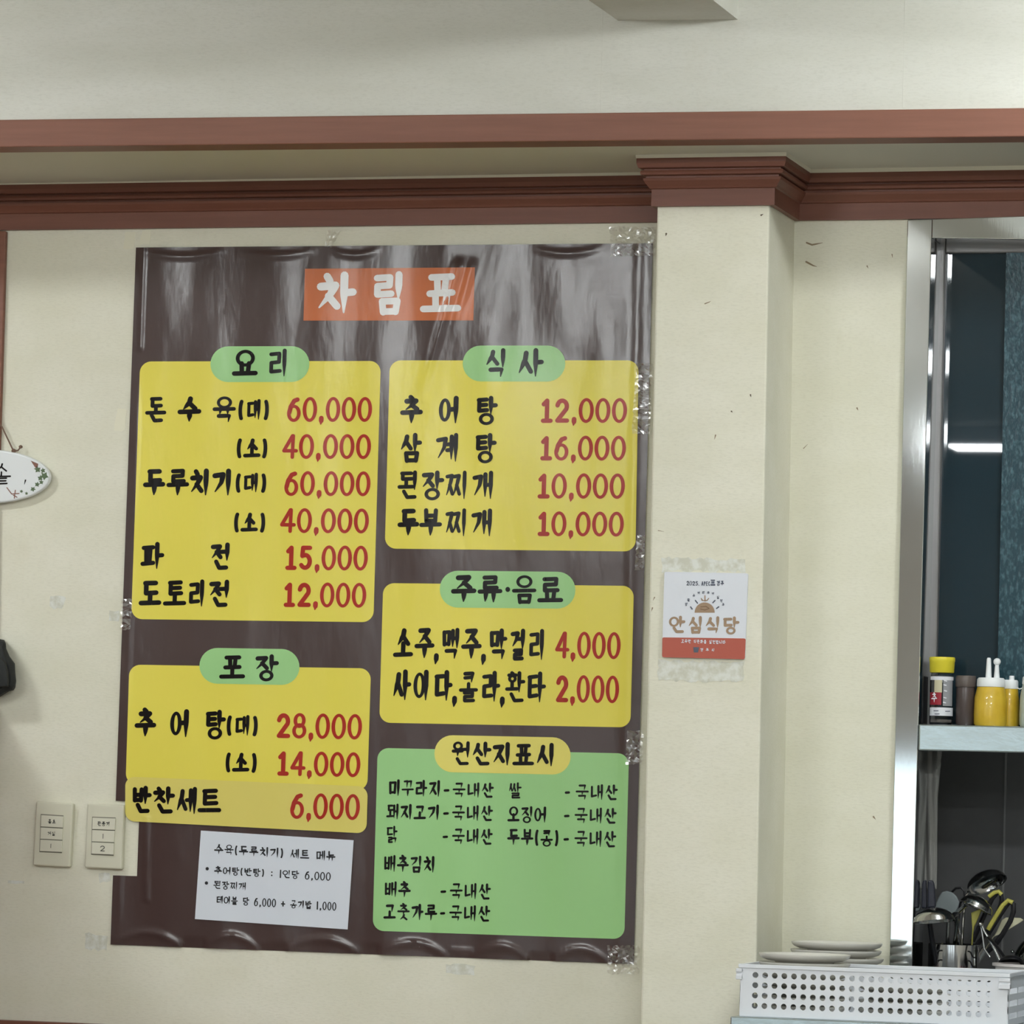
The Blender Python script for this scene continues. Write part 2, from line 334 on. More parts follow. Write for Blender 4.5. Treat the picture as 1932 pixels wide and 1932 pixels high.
class Ink:
    def __init__(s, place, ny): s.mb = MB(); s.parts = []; s.lines = False; s.place = place; s.ny = ny; s.k = 0
    def poly(s, pts, faces):
        s.k = (s.k + 1) % 12; e = s.ny * s.k * .00002
        V = [s.place(x, y) + np.array([0, e, 0]) for x, y in pts]; s.mb.add(V, faces)
    def disc(s, x, y, r, n=10):
        if r < .12: return
        s.poly([(x + r * math.cos(2 * math.pi * i / n), y + r * math.sin(2 * math.pi * i / n)) for i in range(n)], [tuple(range(n))])
    def stroke(s, P, k, w):
        Q = [P[0]]
        for a, b in zip(P, P[1:]):
            d = math.hypot(b[0] - a[0], b[1] - a[1]); n = max(1, int(d / 6))
            Q += [(a[0] + (b[0] - a[0]) * i / n, a[1] + (b[1] - a[1]) * i / n) for i in range(1, n + 1)]
        L = [0]
        for a, b in zip(Q, Q[1:]): L.append(L[-1] + math.hypot(b[0] - a[0], b[1] - a[1]))
        T = L[-1] or 1
        def ww(t): return w * (1 if k != 1 else (1.08 if t < .5 else max(.22, 1.08 - (t - .5) * 1.7)))
        R = [ww(l / T) / 2 for l in L]
        for i in range(len(Q) - 1):
            (ax, ay), (bx, by) = Q[i], Q[i + 1]; d = math.hypot(bx - ax, by - ay)
            if d < 1e-6: continue
            nx, ny = -(by - ay) / d, (bx - ax) / d
            s.poly([(ax + nx * R[i], ay + ny * R[i]), (bx + nx * R[i + 1], by + ny * R[i + 1]), (bx - nx * R[i + 1], by - ny * R[i + 1]), (ax - nx * R[i], ay - ny * R[i])], [(0, 1, 2, 3)])
        for i in range(len(Q)):
            turn = True
            if 0 < i < len(Q) - 1:
                a1 = math.atan2(Q[i][1] - Q[i-1][1], Q[i][0] - Q[i-1][0]); a2 = math.atan2(Q[i+1][1] - Q[i][1], Q[i+1][0] - Q[i][0])
                turn = abs(math.sin(a2 - a1)) > .05 or math.cos(a2 - a1) < 0
            if turn: s.disc(Q[i][0], Q[i][1], R[i])
    def ring(s, cx, cy, rx, ry, w, shear):
        n = 28; V = []; wi = w * .84
        for i in range(n):
            a = 2 * math.pi * i / n; c, q = math.cos(a), math.sin(a)
            V.append((cx + rx * c + shear * ry * q, cy + ry * q))
        for i in range(n):
            a = 2 * math.pi * i / n; c, q = math.cos(a), math.sin(a); k1, k2 = max(rx - wi, rx * .2), max(ry - wi * .85, ry * .2)
            V.append((cx + k1 * c + shear * k2 * q, cy + k2 * q))
        s.poly(V, [(i, (i + 1) % n, n + (i + 1) % n, n + i) for i in range(n)])
    def glyph(s, ch, x0, y0, x1, y1, w, slope=0.0):
        S = hangul(ch) if 0xAC00 <= ord(ch) <= 0xD7A3 else latin(ch)
        if 0xAC00 <= ord(ch) <= 0xD7A3:
            n_ = ord(ch) - 0xAC00; ci, cv, cf = INI[n_ // 588], VOW[n_ % 588 // 28], FIN[n_ % 28]
            if w > 4 and ci + cv == 'ㄹㅣ' and not cf: w *= .92
            if ci in 'ㄲㄸㅃㅆㅉ' or cf == 'ㄺ': w *= .74
            elif cf and (cv in COMP or cv not in WIDTH): w *= .80
            elif cv in 'ㅐㅔㅖㅙ': w *= .84
            elif cf or ci in 'ㅂㅍㄹㅌ': w *= .90
        if ch == '4': w *= .82
        h = w / 2; cx, cy = (x0 + x1) / 2, (y0 + y1) / 2; sh = vl(cx)
        X0, X1, Y0, Y1 = x0 + h, x1 - h, y0 + h, y1 - h
        if X1 < X0: X0 = X1 = cx
        def tr(u, v):
            x = X0 + u * (X1 - X0); y = Y0 + v * (Y1 - Y0)
            return (x + sh * (y - cy), y + slope * (x - cx))
        for p, k in S:
            if k == 'o':
                full = not (0xAC00 <= ord(ch) <= 0xD7A3) or True
                gx, gy = tr(p[0], p[1]); rx, ry = p[2] * (X1 - X0) + (h if full else 0), p[3] * (Y1 - Y0) + h
                if 0xAC00 <= ord(ch) <= 0xD7A3: rx = min(rx, ry * 1.25); 
                s.ring(gx, gy, rx, ry, w, sh)
            else: s.stroke([tr(u, v) for u, v in p], k, w)
    def split(s):
        if s.mb.v: s.parts.append(s.mb); s.mb = MB()
    def boxes(s, L, y0, y1, w):              # [(char, x0, x1)], the y range is the one in the middle of the run
        xm = (L[0][1] + L[-1][2]) / 2; sl = hs((y0 + y1) / 2)
        for ch, a, b in L:
            d = sl * ((a + b) / 2 - xm); s.glyph(ch, a, y0 + d, b, y1 + d, w, sl)
        if s.lines: s.split()
    def run(s, text, x0, x1, y0, y1, w, sl=None, gap=.1):
        W = {',': .4, '.': .4, '1': .82, ' ': .5, '(': .36, ')': .36, '-': .5, ':': .5, '·': .4, '+': .7, 'I': .3, 'A': .8, 'P': .7, 'E': .7, 'C': .75}
        han = any(0xAC00 <= ord(c) for c in text)
        ws = [W.get(c, (.62 if han and c.isdigit() else 1)) for c in text]; tot = sum(ws) + gap * (len(text) - 1); u = (x1 - x0) / tot; x = x0
        sl = hs((y0 + y1) / 2) if sl is None else sl; xm = (x0 + x1) / 2
        for c, k in zip(text, ws):
            d = sl * (x + k * u / 2 - xm)
            if c != ' ': s.glyph(c, x, y0 + d, x + k * u, y1 + d, w, sl)
            x += (k + gap) * u
        if s.lines: s.split()
    def done(s, name, m, parent):
        s.split()
        return [obj(name, q, m, parent, fix=False) for q in s.parts]

def patch(quad, r, place, step=5.0):         # rounded rectangle as a fine grid laid on a surface
    TL, TR, BR, BL = [np.array(p, float) for p in quad]
    W = (np.linalg.norm(TR - TL) + np.linalg.norm(BR - BL)) / 2; H = (np.linalg.norm(BL - TL) + np.linalg.norm(BR - TR)) / 2
    r = min(r, H / 2 - .01, W / 2 - .01)
    if r > 0: vs_ = [r * (1 - math.cos(math.pi / 2 * i / 8)) for i in range(8)] + list(np.linspace(r, H - r, max(2, int((H - 2 * r) / step) + 2))) + [H - r + r * math.sin(math.pi / 2 * i / 8) for i in range(1, 9)]
    else: vs_ = list(np.linspace(0, H, max(2, int(H / step) + 1)))
    n = max(2, int(W / step)); mb = MB(); V = []
    for v in vs_:
        ins = 0
        if r > 0:
            d = max(0, r - v, v - (H - r)); ins = r - math.sqrt(max(0, r * r - d * d))
        for i in range(n + 1):
            u = (ins + (W - 2 * ins) * i / n) / W; t = v / H
            p = (TL * (1 - u) + TR * u) * (1 - t) + (BL * (1 - u) + BR * u) * t
            V.append(place(p[0], p[1]))
    m = n + 1
    mb.add(V, [(k * m + i, (k + 1) * m + i, (k + 1) * m + i + 1, k * m + i + 1) for k in range(len(vs_) - 1) for i in range(n)])
    return mb

# ------------------------------------------------------------------ the setting
CEIL_Z = 3.2
P_D = .23                                    # how far the pillar stands out
XR = at(1452, 420, -P_D)[0]; XL = at(1241, 420, -P_D)[0]
XOP = at(1712, 420)[0]                       # left side of the kitchen opening
ZC = 2.6265                                  # lower edge of the crown board
# main wall, wall right of the pillar
struct('wall_back', MB().box(-4.2, XL + .02, 0, .12, 0, 2.74), M_WALL)
struct('wall_beside_opening', MB().slab([(1440, 340), (1716, 335), (1680, 1930), (1440, 1930)], 0, .10), M_WALL)
pl = MB().hexa([at(1241, 330, -P_D), at(1207, 1990, -P_D), at(1424, 1990, -P_D), at(1453, 330, -P_D)] + [(p[0], .06, p[2]) for p in (at(1241, 330, -P_D), at(1207, 1990, -P_D), at(1424, 1990, -P_D), at(1453, 330, -P_D))])
struct('wall_pillar', pl, M_WALL, bevel=.004)
# bulkhead hanging over the wall: fascia line runs very slightly askew
fl, frr = atz(0, 277.4, 2.7154), atz(1932, 257.5, 2.7303)
def fascia(x): t = (x - fl[0]) / (frr[0] - fl[0]); return np.array([x, fl[1] + t * (frr[1] - fl[1]), fl[2] + t * (frr[2] - fl[2])])
XA, XB = -3.0, 3.2
A, B = fascia(XA), fascia(XB)
H_F = .0525
struct('trim_1', MB().hexa([A + [0, 0, H_F], A, B, B + [0, 0, H_F], A + [0, .075, H_F], A + [0, .075, 0], B + [0, .075, 0], B + [0, .075, H_F]]), M_TRIM, bevel=.002)
up0, up1 = A + np.array([0, .012, H_F - .002]), B + np.array([0, .012, H_F - .002])
struct('wall_bulkhead', MB().hexa([(up0[0], up0[1], CEIL_Z + .03), up0, up1, (up1[0], up1[1], CEIL_Z + .03), (up0[0], up0[1] + .1, CEIL_Z + .03), up0 + [0, .1, 0], up1 + [0, .1, 0], (up1[0], up1[1] + .1, CEIL_Z + .03)]), M_UPPER)
s0, s1 = A + np.array([0, .07, .001]), B + np.array([0, .07, .001])
zl = lambda x: 2.7154 + (x - fl[0]) / (frr[0] - fl[0]) * (2.7303 - 2.7154)
struct('ceiling_soffit', MB().hexa([s0 + [0, 0, .03], s0, s1, s1 + [0, 0, .03], (XA, .1, zl(XA) + .03), (XA, .1, zl(XA)), (XB, .1, zl(XB)), (XB, .1, zl(XB) + .03)]), M_SOFFIT)
# wallpaper seams on the bulkhead
for px_, y0, y1 in ((1133, 70, 210), (1412, 50, 212), (1697, 0, 205)):
    a = atz(px_, y1, 2.79); X = at(px_, 150, -.45)[0]; f0 = fascia(X)
    struct('trim_2', MB().box(X - .0007, X + .0007, f0[1] + .0116, f0[1] + .013, f0[2] + H_F, CEIL_Z), M_UPPER)
# crown moulding wrapped along wall, pillar and wall
PROF = [(0, ZC), (.011, ZC), (.011, ZC + .032), (.0145, ZC + .0335), (.0165, ZC + .037), (.024, ZC + .047), (.0255, ZC + .052), (.020, ZC + .053), (.020, ZC + .056), (.0285, ZC + .058), (.030, ZC + .062), (.0285, ZC + .066), (.024, ZC + .067), (.024, ZC + .069), (.033, ZC + .071), (.036, ZC + .079), (.036, ZC + .0885), (0, ZC + .0885)]
def sweep(prof, path):
    mb = MB(); V = []; N = []
    for a, b in zip(path, path[1:]):
        d = np.array(b) - np.array(a); d /= np.linalg.norm(d); N.append(np.array([d[1], -d[0]]))
    for i, p in enumerate(path):
        o = N[0] if i == 0 else N[-1] if i == len(path) - 1 else N[i - 1] + N[i]
        for q, z in prof: V.append((p[0] + o[0] * q, p[1] + o[1] * q, z + (p[0] + .4) * .005))
    m = len(prof)
    mb.add(V, [(i * m + k, i * m + (k + 1) % m, (i + 1) * m + (k + 1) % m, (i + 1) * m + k) for i in range(len(path) - 1) for k in range(m)] + [tuple(range(m)), tuple((len(path) - 1) * m + k for k in range(m))[::-1]])
    return mb
PATH = [(-3, 0), (XL, 0), (XL, -P_D), (XR, -P_D), (XR, 0), (3.0, 0)]
struct('trim_3', sweep(PROF, PATH), M_CROWN)
struct('trim_4', sweep([(0, ZC + .0885), (.037, ZC + .0885), (.038, ZC + .101), (0, ZC + .101)], PATH), M_CAULK)
# brown post at the far left and the ledge along the foot of the picture
struct('trim_5', MB().slab([(-120, 430), (11, 436), (-4, 930), (-14, 1960), (-160, 1960)], -.012, .0), M_TRIM, bevel=.002)
c = at(60, 1927.5, -.03)
struct('trim_6', MB().box(-4, at(1000, 1960)[0], -.03, 0, c[2] - .06, c[2]), M_CROWN, bevel=.003)
# ceiling beam running from the bulkhead towards the room
bl, br = at(1162, 33, -.46), at(1392, 40, -.43)
bz = (bl[2] + br[2]) / 2; 
struct('ceiling_beam', MB().box(bl[0], br[0], -6.5, fascia(.4)[1] + .03, bz, CEIL_Z + .02), M_UPPER)
# the rest of the room
struct('ceiling', MB().box(-4.3, 5.2, -12.6, .6, CEIL_Z, CEIL_Z + .1), M_CEIL)
struct('floor', MB().box(-4.3, 5.2, -12.6, 1.2, -.1, 0), M_FLOOR)
struct('wall_left', MB().box(-4.3, -4.2, -12.6, .6, 0, CEIL_Z), M_ROOM)
struct('wall_right', MB().box(5.1, 5.2, -12.6, .6, 0, CEIL_Z), M_ROOM)
struct('wall_front', MB().box(-4.3, 5.2, -12.6, -12.5, 0, CEIL_Z), M_FRONT)
PTOP = at(-30, 1334, -.04)[2]
struct('shade_partition', MB().box(-1.75, -1.055, -2.6, -.013, 0, PTOP), M_CROWN, bevel=.004)  # unseen low blocker, added to shade the lower left of the menu wall
n = 2
for (x0, x1, z0, z1) in ((-3.9, -2.3, .7, 1.72), (-2.15, -.4, .7, 1.72), (.2, 1.6, .7, 1.72), (2.2, 3.8, .7, 1.72)):
    f = MB()
    for q in ((x0 - .06, x1 + .06, z0 - .06, z0), (x0 - .06, x1 + .06, z1, z1 + .06), (x0 - .06, x0, z0, z1), (x1, x1 + .06, z0, z1)): f.box(q[0], q[1], -12.5, -12.44, q[2], q[3])
    wo = struct('window_%d' % n, f, M_SASH); obj('pane', MB().box(x0, x1, -12.5, -12.48, z0, z1), M_PANE, wo); n += 1
# ceiling lamps of the dining room
def ceiling_lamp(x, y, L, W, label, drop=.14):             # L along x, W along y; a recessed-edge fitting that only shines downwards
    t = thing('ceiling_lamp', label, 'ceiling lamp', (x, y, CEIL_Z), 'ceiling lamps of the dining room')
    a, b = L / 2, W / 2
    obj('housing', MB().box(x - a - .01, x + a + .01, y - b - .01, y + b + .01, CEIL_Z - .075, CEIL_Z), M_WHITEPL, t, bevel=.004)
    obj('diffuser', MB().box(x - a, x + a, y - b, y + b, CEIL_Z - drop, CEIL_Z - .0755), M_LAMP, t, bevel=min(.02, (drop - .0755) * .4))
ceiling_lamp(1.75, -1.1, .42, .16, 'short white ceiling lamp right of the beam, nearest the kitchen opening')
ceiling_lamp(-1.95, -1.6, .46, .16, 'short white ceiling lamp over the left end of the menu wall')
ceiling_lamp(-.98, -5.0, 1.25, .16, 'long white ceiling lamp over the left of the room, in line with the menu')
ceiling_lamp(1.9, -4.4, 1.25, .16, 'long white ceiling lamp over the right of the room, second from the kitchen')
ceiling_lamp(-1.7, -7.6, 1.25, .16, 'long white ceiling lamp over the left middle of the room')
ceiling_lamp(2.6, -7.4, 1.25, .16, 'long white ceiling lamp over the right of the room beside the camera')
ceiling_lamp(2.4, -10.6, 1.25, .16, 'long white ceiling lamp over the right rear of the room')
ceiling_lamp(-1.04, -11.4, .24, .22, 'small square ceiling lamp at the left rear of the room', .09)

# ------------------------------------------------------------------ kitchen opening
XI = 2.6
KT = at(1757, 449)[2]                        # top of the clear opening
fr = MB()
fr.slab([(1712, 415), (1676, 1900), (1718.5, 1900), (1757.5, 449), (1758, 413.5)], -.012, .10)
zt1 = KT; xq = at(1758, 430, -.012)[0]
fr.slab([(1758.2, 413.5), (1757.7, 449), (2150, 455), (2150, 400)], -.0118, .0998)
wk = struct('window_1', fr, M_STEEL, bevel=.0015)
# sliding sash at the back of the reveal: grey profile, dark pane, textured pane
xs = at(1757, 449)[0]
obj('sash', MB().box(xs - .05, xs + .012, .088, .11, 1.64, zt1 + .02).box(xs + .0121, XI, .0881, .11, zt1 - .018, zt1 + .02), M_SASH, wk, bevel=.003)
obj('dark_pane', MB().box(xs - .05, XI, .105, .115, 1.63, zt1), M_DARKGLASS, wk)
xt = at(1893, 800, .1)[0]
obj('textured_pane', MB().box(xt, XI, .092, .098, 1.62, zt1 - .018), M_REEDED, wk)
struct('wall_kitchen', MB().box(.3, XI + .2, .52, .58, 0, 1.70), M_TILE)
struct('wall_kitchen_side', MB().box(.62, .70, .10, .52, 0, 1.7), M_TILE)
struct('ceiling_kitchen', MB().box(.62, XI + .2, .115, .58, 1.655, 1.70), M_TILE)
xg = at(1896, 1550, .52)[0]; struct('trim_7', MB().box(xg - .002, xg + .002, .516, .52, .9, 1.68), M_GROUT)
# shelf
zs0 = at(1733, 1366, -.02)[2]; zs1 = at(1733, 1416, -.02)[2]; xsh = at(1733, 1390, -.02)[0]
sh = obj('steel_shelf', MB().box(xsh, XI, -.02, .086, zs1, zs0), M_COUNTER, bevel=.003)
tag(sh, 'stainless steel shelf across the kitchen opening carrying the sauce bottles', 'shelf')

# ------------------------------------------------------------------ banner
o = bpy.data
mroot = thing('menu_banner', 'large dark brown vinyl menu poster with yellow and green price panels taped to the wall', 'menu', tuple(at(700, 1800)))
mb = MB(); rows = list(np.arange(0, 1.0001, 1 / 262)); NX = 196
def bq(u, v):
    l = (256.5 - 48.1 * v, 467 + 1315 * v); r = (1232 - 36 * v, 459 + 1360 * v)
    return l[0] + (r[0] - l[0]) * u, l[1] + (r[1] - l[1]) * u
ids = {}; V = []; Fc = []
us = [i / NX for i in range(NX + 1)]
for i, v in enumerate(rows):
    for j, u in enumerate(us): V.append(on_banner(0)(*bq(u, v)))
for i in range(len(rows) - 1):
    for j in range(NX):
        cx, cy = bq((us[j] + us[j + 1]) / 2, (rows[i] + rows[i + 1]) / 2)
        if (us[j] + us[j + 1]) / 2 < .0468 and 1511 < cy < 1653: continue
        a = i * (NX + 1) + j; Fc.append((a, a + NX + 1, a + NX + 2, a + 1))
mb.add(V, Fc)
sheet = obj('sheet', mb, M_BANNER, mroot, fix=False, smooth=True)
L1, L2, L3 = on_banner(.0006), on_banner(.0011), on_banner(.0016)
def lettering(parent, m, fill, name, place=L2):
    k = Ink(place, -1); k.lines = name in ('dish_lettering', 'price_lettering', 'note_lettering'); fill(k); return k.done(name, m, parent)
BW, RW = 8.9, 8.2                            # stroke widths of the dish names and the prices
tp = obj('title_panel', patch([(575.5, 507), (896, 504.5), (893, 604.5), (572.5, 605)], 0, L1), M_ORANGE, mroot, fix=False, smooth=True)
lettering(tp, M_WHITE, lambda k: k.boxes([('차', 595, 673), ('림', 702, 763), ('표', 793, 871)], 512, 596, 14), 'title_lettering')
def panel(quad, badge, btext, bw, dish, price, mp=M_YELLOW, mbadge=M_GREEN, label=None):
    p = obj('menu_panel', patch(quad, 21, L1), mp, mroot, fix=False, smooth=True)
    if label: p['label'] = label
    if badge:
        b = obj('heading_badge', patch(badge, 34, L2), mbadge, mroot, fix=False, smooth=True)
        lettering(b, M_BLACK, btext, 'heading_lettering', L3)
    lettering(p, M_BLACK, dish, 'dish_lettering')
    if price: lettering(p, M_RED, price, 'price_lettering')
def d1(k):
    k.boxes([('돈', 274, 314), ('수', 335, 380), ('육', 401, 445)], 748, 799, BW); k.boxes([('(', 449, 461), ('대', 465, 492), (')', 496, 508)], 753, 794, 7)
    k.boxes([('(', 446, 458), ('소', 459, 492), (')', 493, 505)], 826, 866, 7)
    k.boxes([('두', 270, 312), ('루', 314, 357), ('치', 357, 396), ('기', 399, 438)], 884, 938, BW); k.boxes([('(', 444, 456), ('대', 459, 487), (')', 491, 503)], 892, 931, 7)
    k.boxes([('(', 441, 453), ('소', 454, 487), (')', 489, 501)], 966, 1006, 7)
    k.boxes([('파', 265, 310), ('전', 396, 434)], 1023, 1077, BW)
    k.boxes([('도', 262, 305), ('토', 308, 352), ('리', 355, 387), ('전', 393, 433)], 1093, 1147, BW)
def p1(k):
    for t, a, b, c_, d in (('60,000', 541, 702, 749, 796), ('40,000', 533, 700, 819, 866), ('60,000', 536, 699, 889, 936), ('40,000', 529, 696, 959, 1006), ('15,000', 538, 694, 1029, 1076), ('12,000', 535, 691, 1099, 1146)): k.run(t, a, b, c_, d, RW)
panel([(264.5, 682), (718.5, 681), (704.5, 1174), (247.5, 1168)], [(397, 653.5), (584, 653), (583.5, 720.5), (397, 721)], lambda k: k.boxes([('요', 438, 487), ('리', 506, 543)], 658, 713, 8.6), 8, d1, p1)
def d2(k):
    k.boxes([('추', 755, 798), ('어', 828, 866), ('탕', 897, 939)], 747, 802, BW)
    k.boxes([('삼', 753, 796), ('계', 821, 865), ('탕', 895, 937)], 817, 874, BW)
    k.boxes([('된', 750, 789), ('장', 794, 838), ('찌', 840, 883), ('개', 890, 931)], 888, 944, BW)
    k.boxes([('두', 750, 791), ('부', 791, 834), ('찌', 840, 882), ('개', 888, 929)], 959, 1014, BW)
def p2(k):
    for t, a, b, c_, d in (('12,000', 1020, 1183, 751, 798), ('16,000', 1019, 1181, 822, 869), ('10,000', 1014, 1179, 893, 941), ('10,000', 1014, 1177, 965, 1012)): k.run(t, a, b, c_, d, RW)
panel([(735.5, 680), (1205, 680), (1199, 1040.5), (726, 1035)], [(873, 652), (1067, 652), (1066, 720), (873, 719.5)], lambda k: k.boxes([('식', 914, 956), ('사', 975, 1026)], 657, 714, 8.6), 8, d2, p2)
def d3(k):
    k.boxes([('소', 742, 780), ('주', 782, 820), (',', 817, 830), ('맥', 833, 867), ('주', 870, 909), (',', 906, 919), ('막', 922, 957), ('걸', 962, 991), ('리', 997, 1028)], 1185, 1246, 8.4)
    k.boxes([('사', 739, 776), ('이', 780, 810), ('다', 818, 854), (',', 852, 864), ('콜', 866, 902), ('라', 908, 944), (',', 942, 954), ('환', 953, 991), ('타', 993, 1030)], 1265, 1326, 8.4)
def p3(k): k.run('4,000', 1048, 1171, 1192, 1243, RW); k.run('2,000', 1048, 1168, 1274, 1326, RW)
panel([(723, 1100), (1196, 1105.5), (1189.5, 1372.5), (715.5, 1363.5)], [(830, 1076.5), (1086, 1079), (1085, 1148.6), (829.5, 1146)], lambda k: k.boxes([('주', 851, 899), ('류', 901, 948), ('·', 953, 963), ('음', 966, 1012), ('료', 1014, 1063)], 1085, 1140, 8.8), 8, d3, p3)
def d4(k):
    sw = 4.6
    R = ((('미꾸라지', 732.5, 831.5), 1471, 1504, (837, 848), (854, 931.6), 1476, 1506, ('쌀', 959.5, 984), 1476, 1507, (1065.5, 1075.6), (1086, 1165.5), 1479.5, 1510.6),
         (('돼지고기', 729, 829.5), 1517, 1548, (836, 847), (853, 930), 1519, 1550, ('오징어', 957.5, 1031), 1521, 1553, (1064, 1074.6), (1084, 1163.5), 1523.6, 1555),
         (('닭', 728.5, 750), 1558, 1591, (835, 845.5), (853, 929.5), 1562.8, 1594.6, ('두부(콩)', 957, 1054), 1564, 1596.7, (1063, 1073.6), (1083.8, 1162.6), 1567, 1599.6))
    for (t, a, b), y0, y1, dsh, g1, y2, y3, (t2, a2, b2), y4, y5, d2_, g2, y6, y7 in R:
        k.run(t, a, b, y0, y1, sw); k.run('-', dsh[0], dsh[1], y2, y3, sw); k.run('국내산', g1[0], g1[1], y2, y3, sw)
        k.run(t2, a2, b2, y4, y5, sw); k.run('-', d2_[0], d2_[1], y6, y7, sw); k.run('국내산', g2[0], g2[1], y6, y7, sw)
    k.run('배추김치', 724, 821, 1614, 1647, sw)
    k.run('배추', 725, 775, 1663, 1694, sw); k.run('-', 831, 842, 1666, 1698, sw); k.run('국내산', 848.7, 926, 1666, 1698, sw)
    k.run('고춧가루', 723.5, 825, 1704.8, 1737, sw); k.run('-', 830, 840, 1707, 1739, sw); k.run('국내산', 847.5, 925, 1707.7, 1739.6, sw)
panel([(712.5, 1411), (1186.7, 1421.6), (1178, 1772), (703, 1756)], [(820, 1386.5), (1077, 1391.7), (1076, 1462), (819.5, 1456.4)], lambda k: k.boxes([('원', 852, 887), ('산', 889, 927), ('지', 928, 964), ('표', 967, 1008), ('시', 1010, 1047)], 1400, 1447, 7.6), 7, d4, None, M_GREEN, M_PALEYEL, 'green panel listing where the ingredients come from')
def d5(k):
    k.boxes([('추', 254, 295), ('어', 321, 357), ('탕', 386, 426)], 1338, 1394, BW); k.boxes([('(', 427, 439), ('대', 443, 471), (')', 475, 487)], 1349, 1390, 7)
    k.boxes([('(', 425, 437), ('소', 438, 471), (')', 473, 485)], 1419, 1459, 7)
def p5(k): k.run('28,000', 521, 683, 1346, 1394, RW); k.run('14,000', 523, 680, 1418, 1465, RW)
panel([(244, 1254), (700, 1261), (693, 1492), (237, 1480)], [(376.6, 1222), (565.6, 1225), (564.5, 1292.7), (376, 1289.4)], lambda k: k.boxes([('포', 414, 463), ('장', 480, 526)], 1234, 1285, 8.6), 8, d5, p5)

# sticker over the take-out panel
Ls = on_banner(.0026)
st = obj('menu_sticker', patch([(236.5, 1465), (694, 1484), (691.5, 1572.5), (236, 1549)], 18, Ls), M_STICKER, fix=False, smooth=True)
tag(st, 'yellow strip sticker priced 6,000 pasted over the foot of the lower left menu panel', 'sticker')
lettering(st, M_BLACK, lambda k: k.boxes([('반', 248, 286), ('찬', 287, 330), ('세', 331, 372), ('트', 373, 418)], 1484, 1538, BW), 'dish_lettering', on_banner(.0031))
lettering(st, M_RED, lambda k: k.run('6,000', 547, 679, 1497, 1546, RW), 'price_lettering', on_banner(.0031))
# white note
Ln = on_banner(.0028)
nt = obj('paper_note', patch([(379, 1567), (667.3, 1585.3), (656, 1753.6), (367.7, 1734)], 0, Ln), M_PAPER, fix=False, smooth=True)
tag(nt, 'small white paper note with black printing stuck low on the brown menu poster', 'paper note')
def note(k):
    s_ = .0605
    k.run('수육(두루치기) 세트 메뉴', 404, 633, 1599, 1619, 2.9, s_)
    for x, y in ((391, 1639), (389.5, 1666)): k.disc(x, y, 3.2)
    k.run('추어탕(반탕) : I인당 6,000', 404, 624, 1640, 1656, 2.5, .055)
    k.run('된장찌개', 402.6, 464, 1663, 1679, 2.5, .06)
    k.run('테이블 당 6,000 + 공기밥 I,000', 408, 634.6, 1696, 1712, 2.5, .057)
lettering(nt, M_INK, note, 'note_lettering', on_banner(.0033))

# ------------------------------------------------------------------ certificate on the pillar
cy_ = -P_D
cert = thing('certificate_plate', 'small square white plate with a rust red lower band stuck on the pillar', 'wall plate', tuple(at(1328, 1243, cy_)))
def rbox(quad, r, yf, yb):
    TL, TR, BR, BL = [np.array(p, float) for p in quad]; P = []
    for c_, a, b in ((TL, BL, TR), (TR, TL, BR), (BR, TR, BL), (BL, BR, TL)):
        da = (a - c_) / np.linalg.norm(a - c_); db = (b - c_) / np.linalg.norm(b - c_)
        for i in range(5):
            t = i / 4; P.append(tuple((c_ + da * r) * (1 - t) ** 2 + 2 * t * (1 - t) * c_ + (c_ + db * r) * t * t))
    return MB().slab(P, yf, yb)
M_CARD = mat('card_white', srgb(222, 226, 234), .4); M_BAND = mat('card_band', srgb(176, 84, 66), .45); M_TAN = mat('card_tan', srgb(158, 132, 106), .5); M_GREYINK = mat('card_ink', srgb(82, 88, 104), .5)
obj('plate', rbox([(1253.5, 1078.7), (1411, 1081.6), (1405, 1244), (1249, 1240)], 4, cy_ - .006, cy_), M_CARD, cert)
obj('lower_band', rbox([(1249.6, 1202.5), (1406.8, 1204.5), (1405, 1244), (1249, 1240)], 3.5, cy_ - .0066, cy_ - .005), M_BAND, cert)
pc = lambda d: on_plane(cy_ - .0062 - d)
k = Ink(pc(.0003), -1); k.boxes([('안', 1262, 1293), ('심', 1297, 1326), ('식', 1329, 1359), ('당', 1363, 1395)], 1162.5, 1196.5, 5.9)
k.done('heading_lettering', M_TAN, cert)
k = Ink(pc(.0003), -1); k.poly([(1310.5, 1156)] + [(1329.5 + 19 * math.cos(a), 1156 + 19.5 * math.sin(a)) for a in np.linspace(math.pi, 2 * math.pi, 16)], [tuple(range(17))])
k.stroke([(1324, 1132), (1326, 1133)], 0, 2); k.stroke([(1330, 1124), (1330, 1134)], 0, 2.2); k.stroke([(1323, 1129), (1326, 1133), (1334, 1133), (1337, 1129)], 0, 1.8); k.done('rice_bowl_emblem', M_TAN, cert)
k = Ink(pc(.0006), -1); k.stroke([(1322, 1145), (1332, 1144), (1338, 1148), (1330, 1151), (1322, 1149)], 0, 1.6); k.done('emblem_mark', mat('tan_dark', srgb(126, 98, 72), .5), cert)
k = Ink(pc(.0003), -1)
k.run('2025. APEC', 1295, 1340, 1096.5, 1105, 1.5, .02); k.run('경주', 1352, 1366, 1095.5, 1105.5, 1.9, .02)
k.poly([(1341, 1093.5), (1349, 1093.6), (1349, 1096), (1341, 1096)], [(0, 1, 2, 3)]); k.poly([(1342, 1097), (1348, 1097), (1348, 1101), (1342, 1101)], [(0, 1, 2, 3)]); k.poly([(1340.5, 1102), (1349.5, 1102), (1349.5, 1105), (1340.5, 1105)], [(0, 1, 2, 3)])
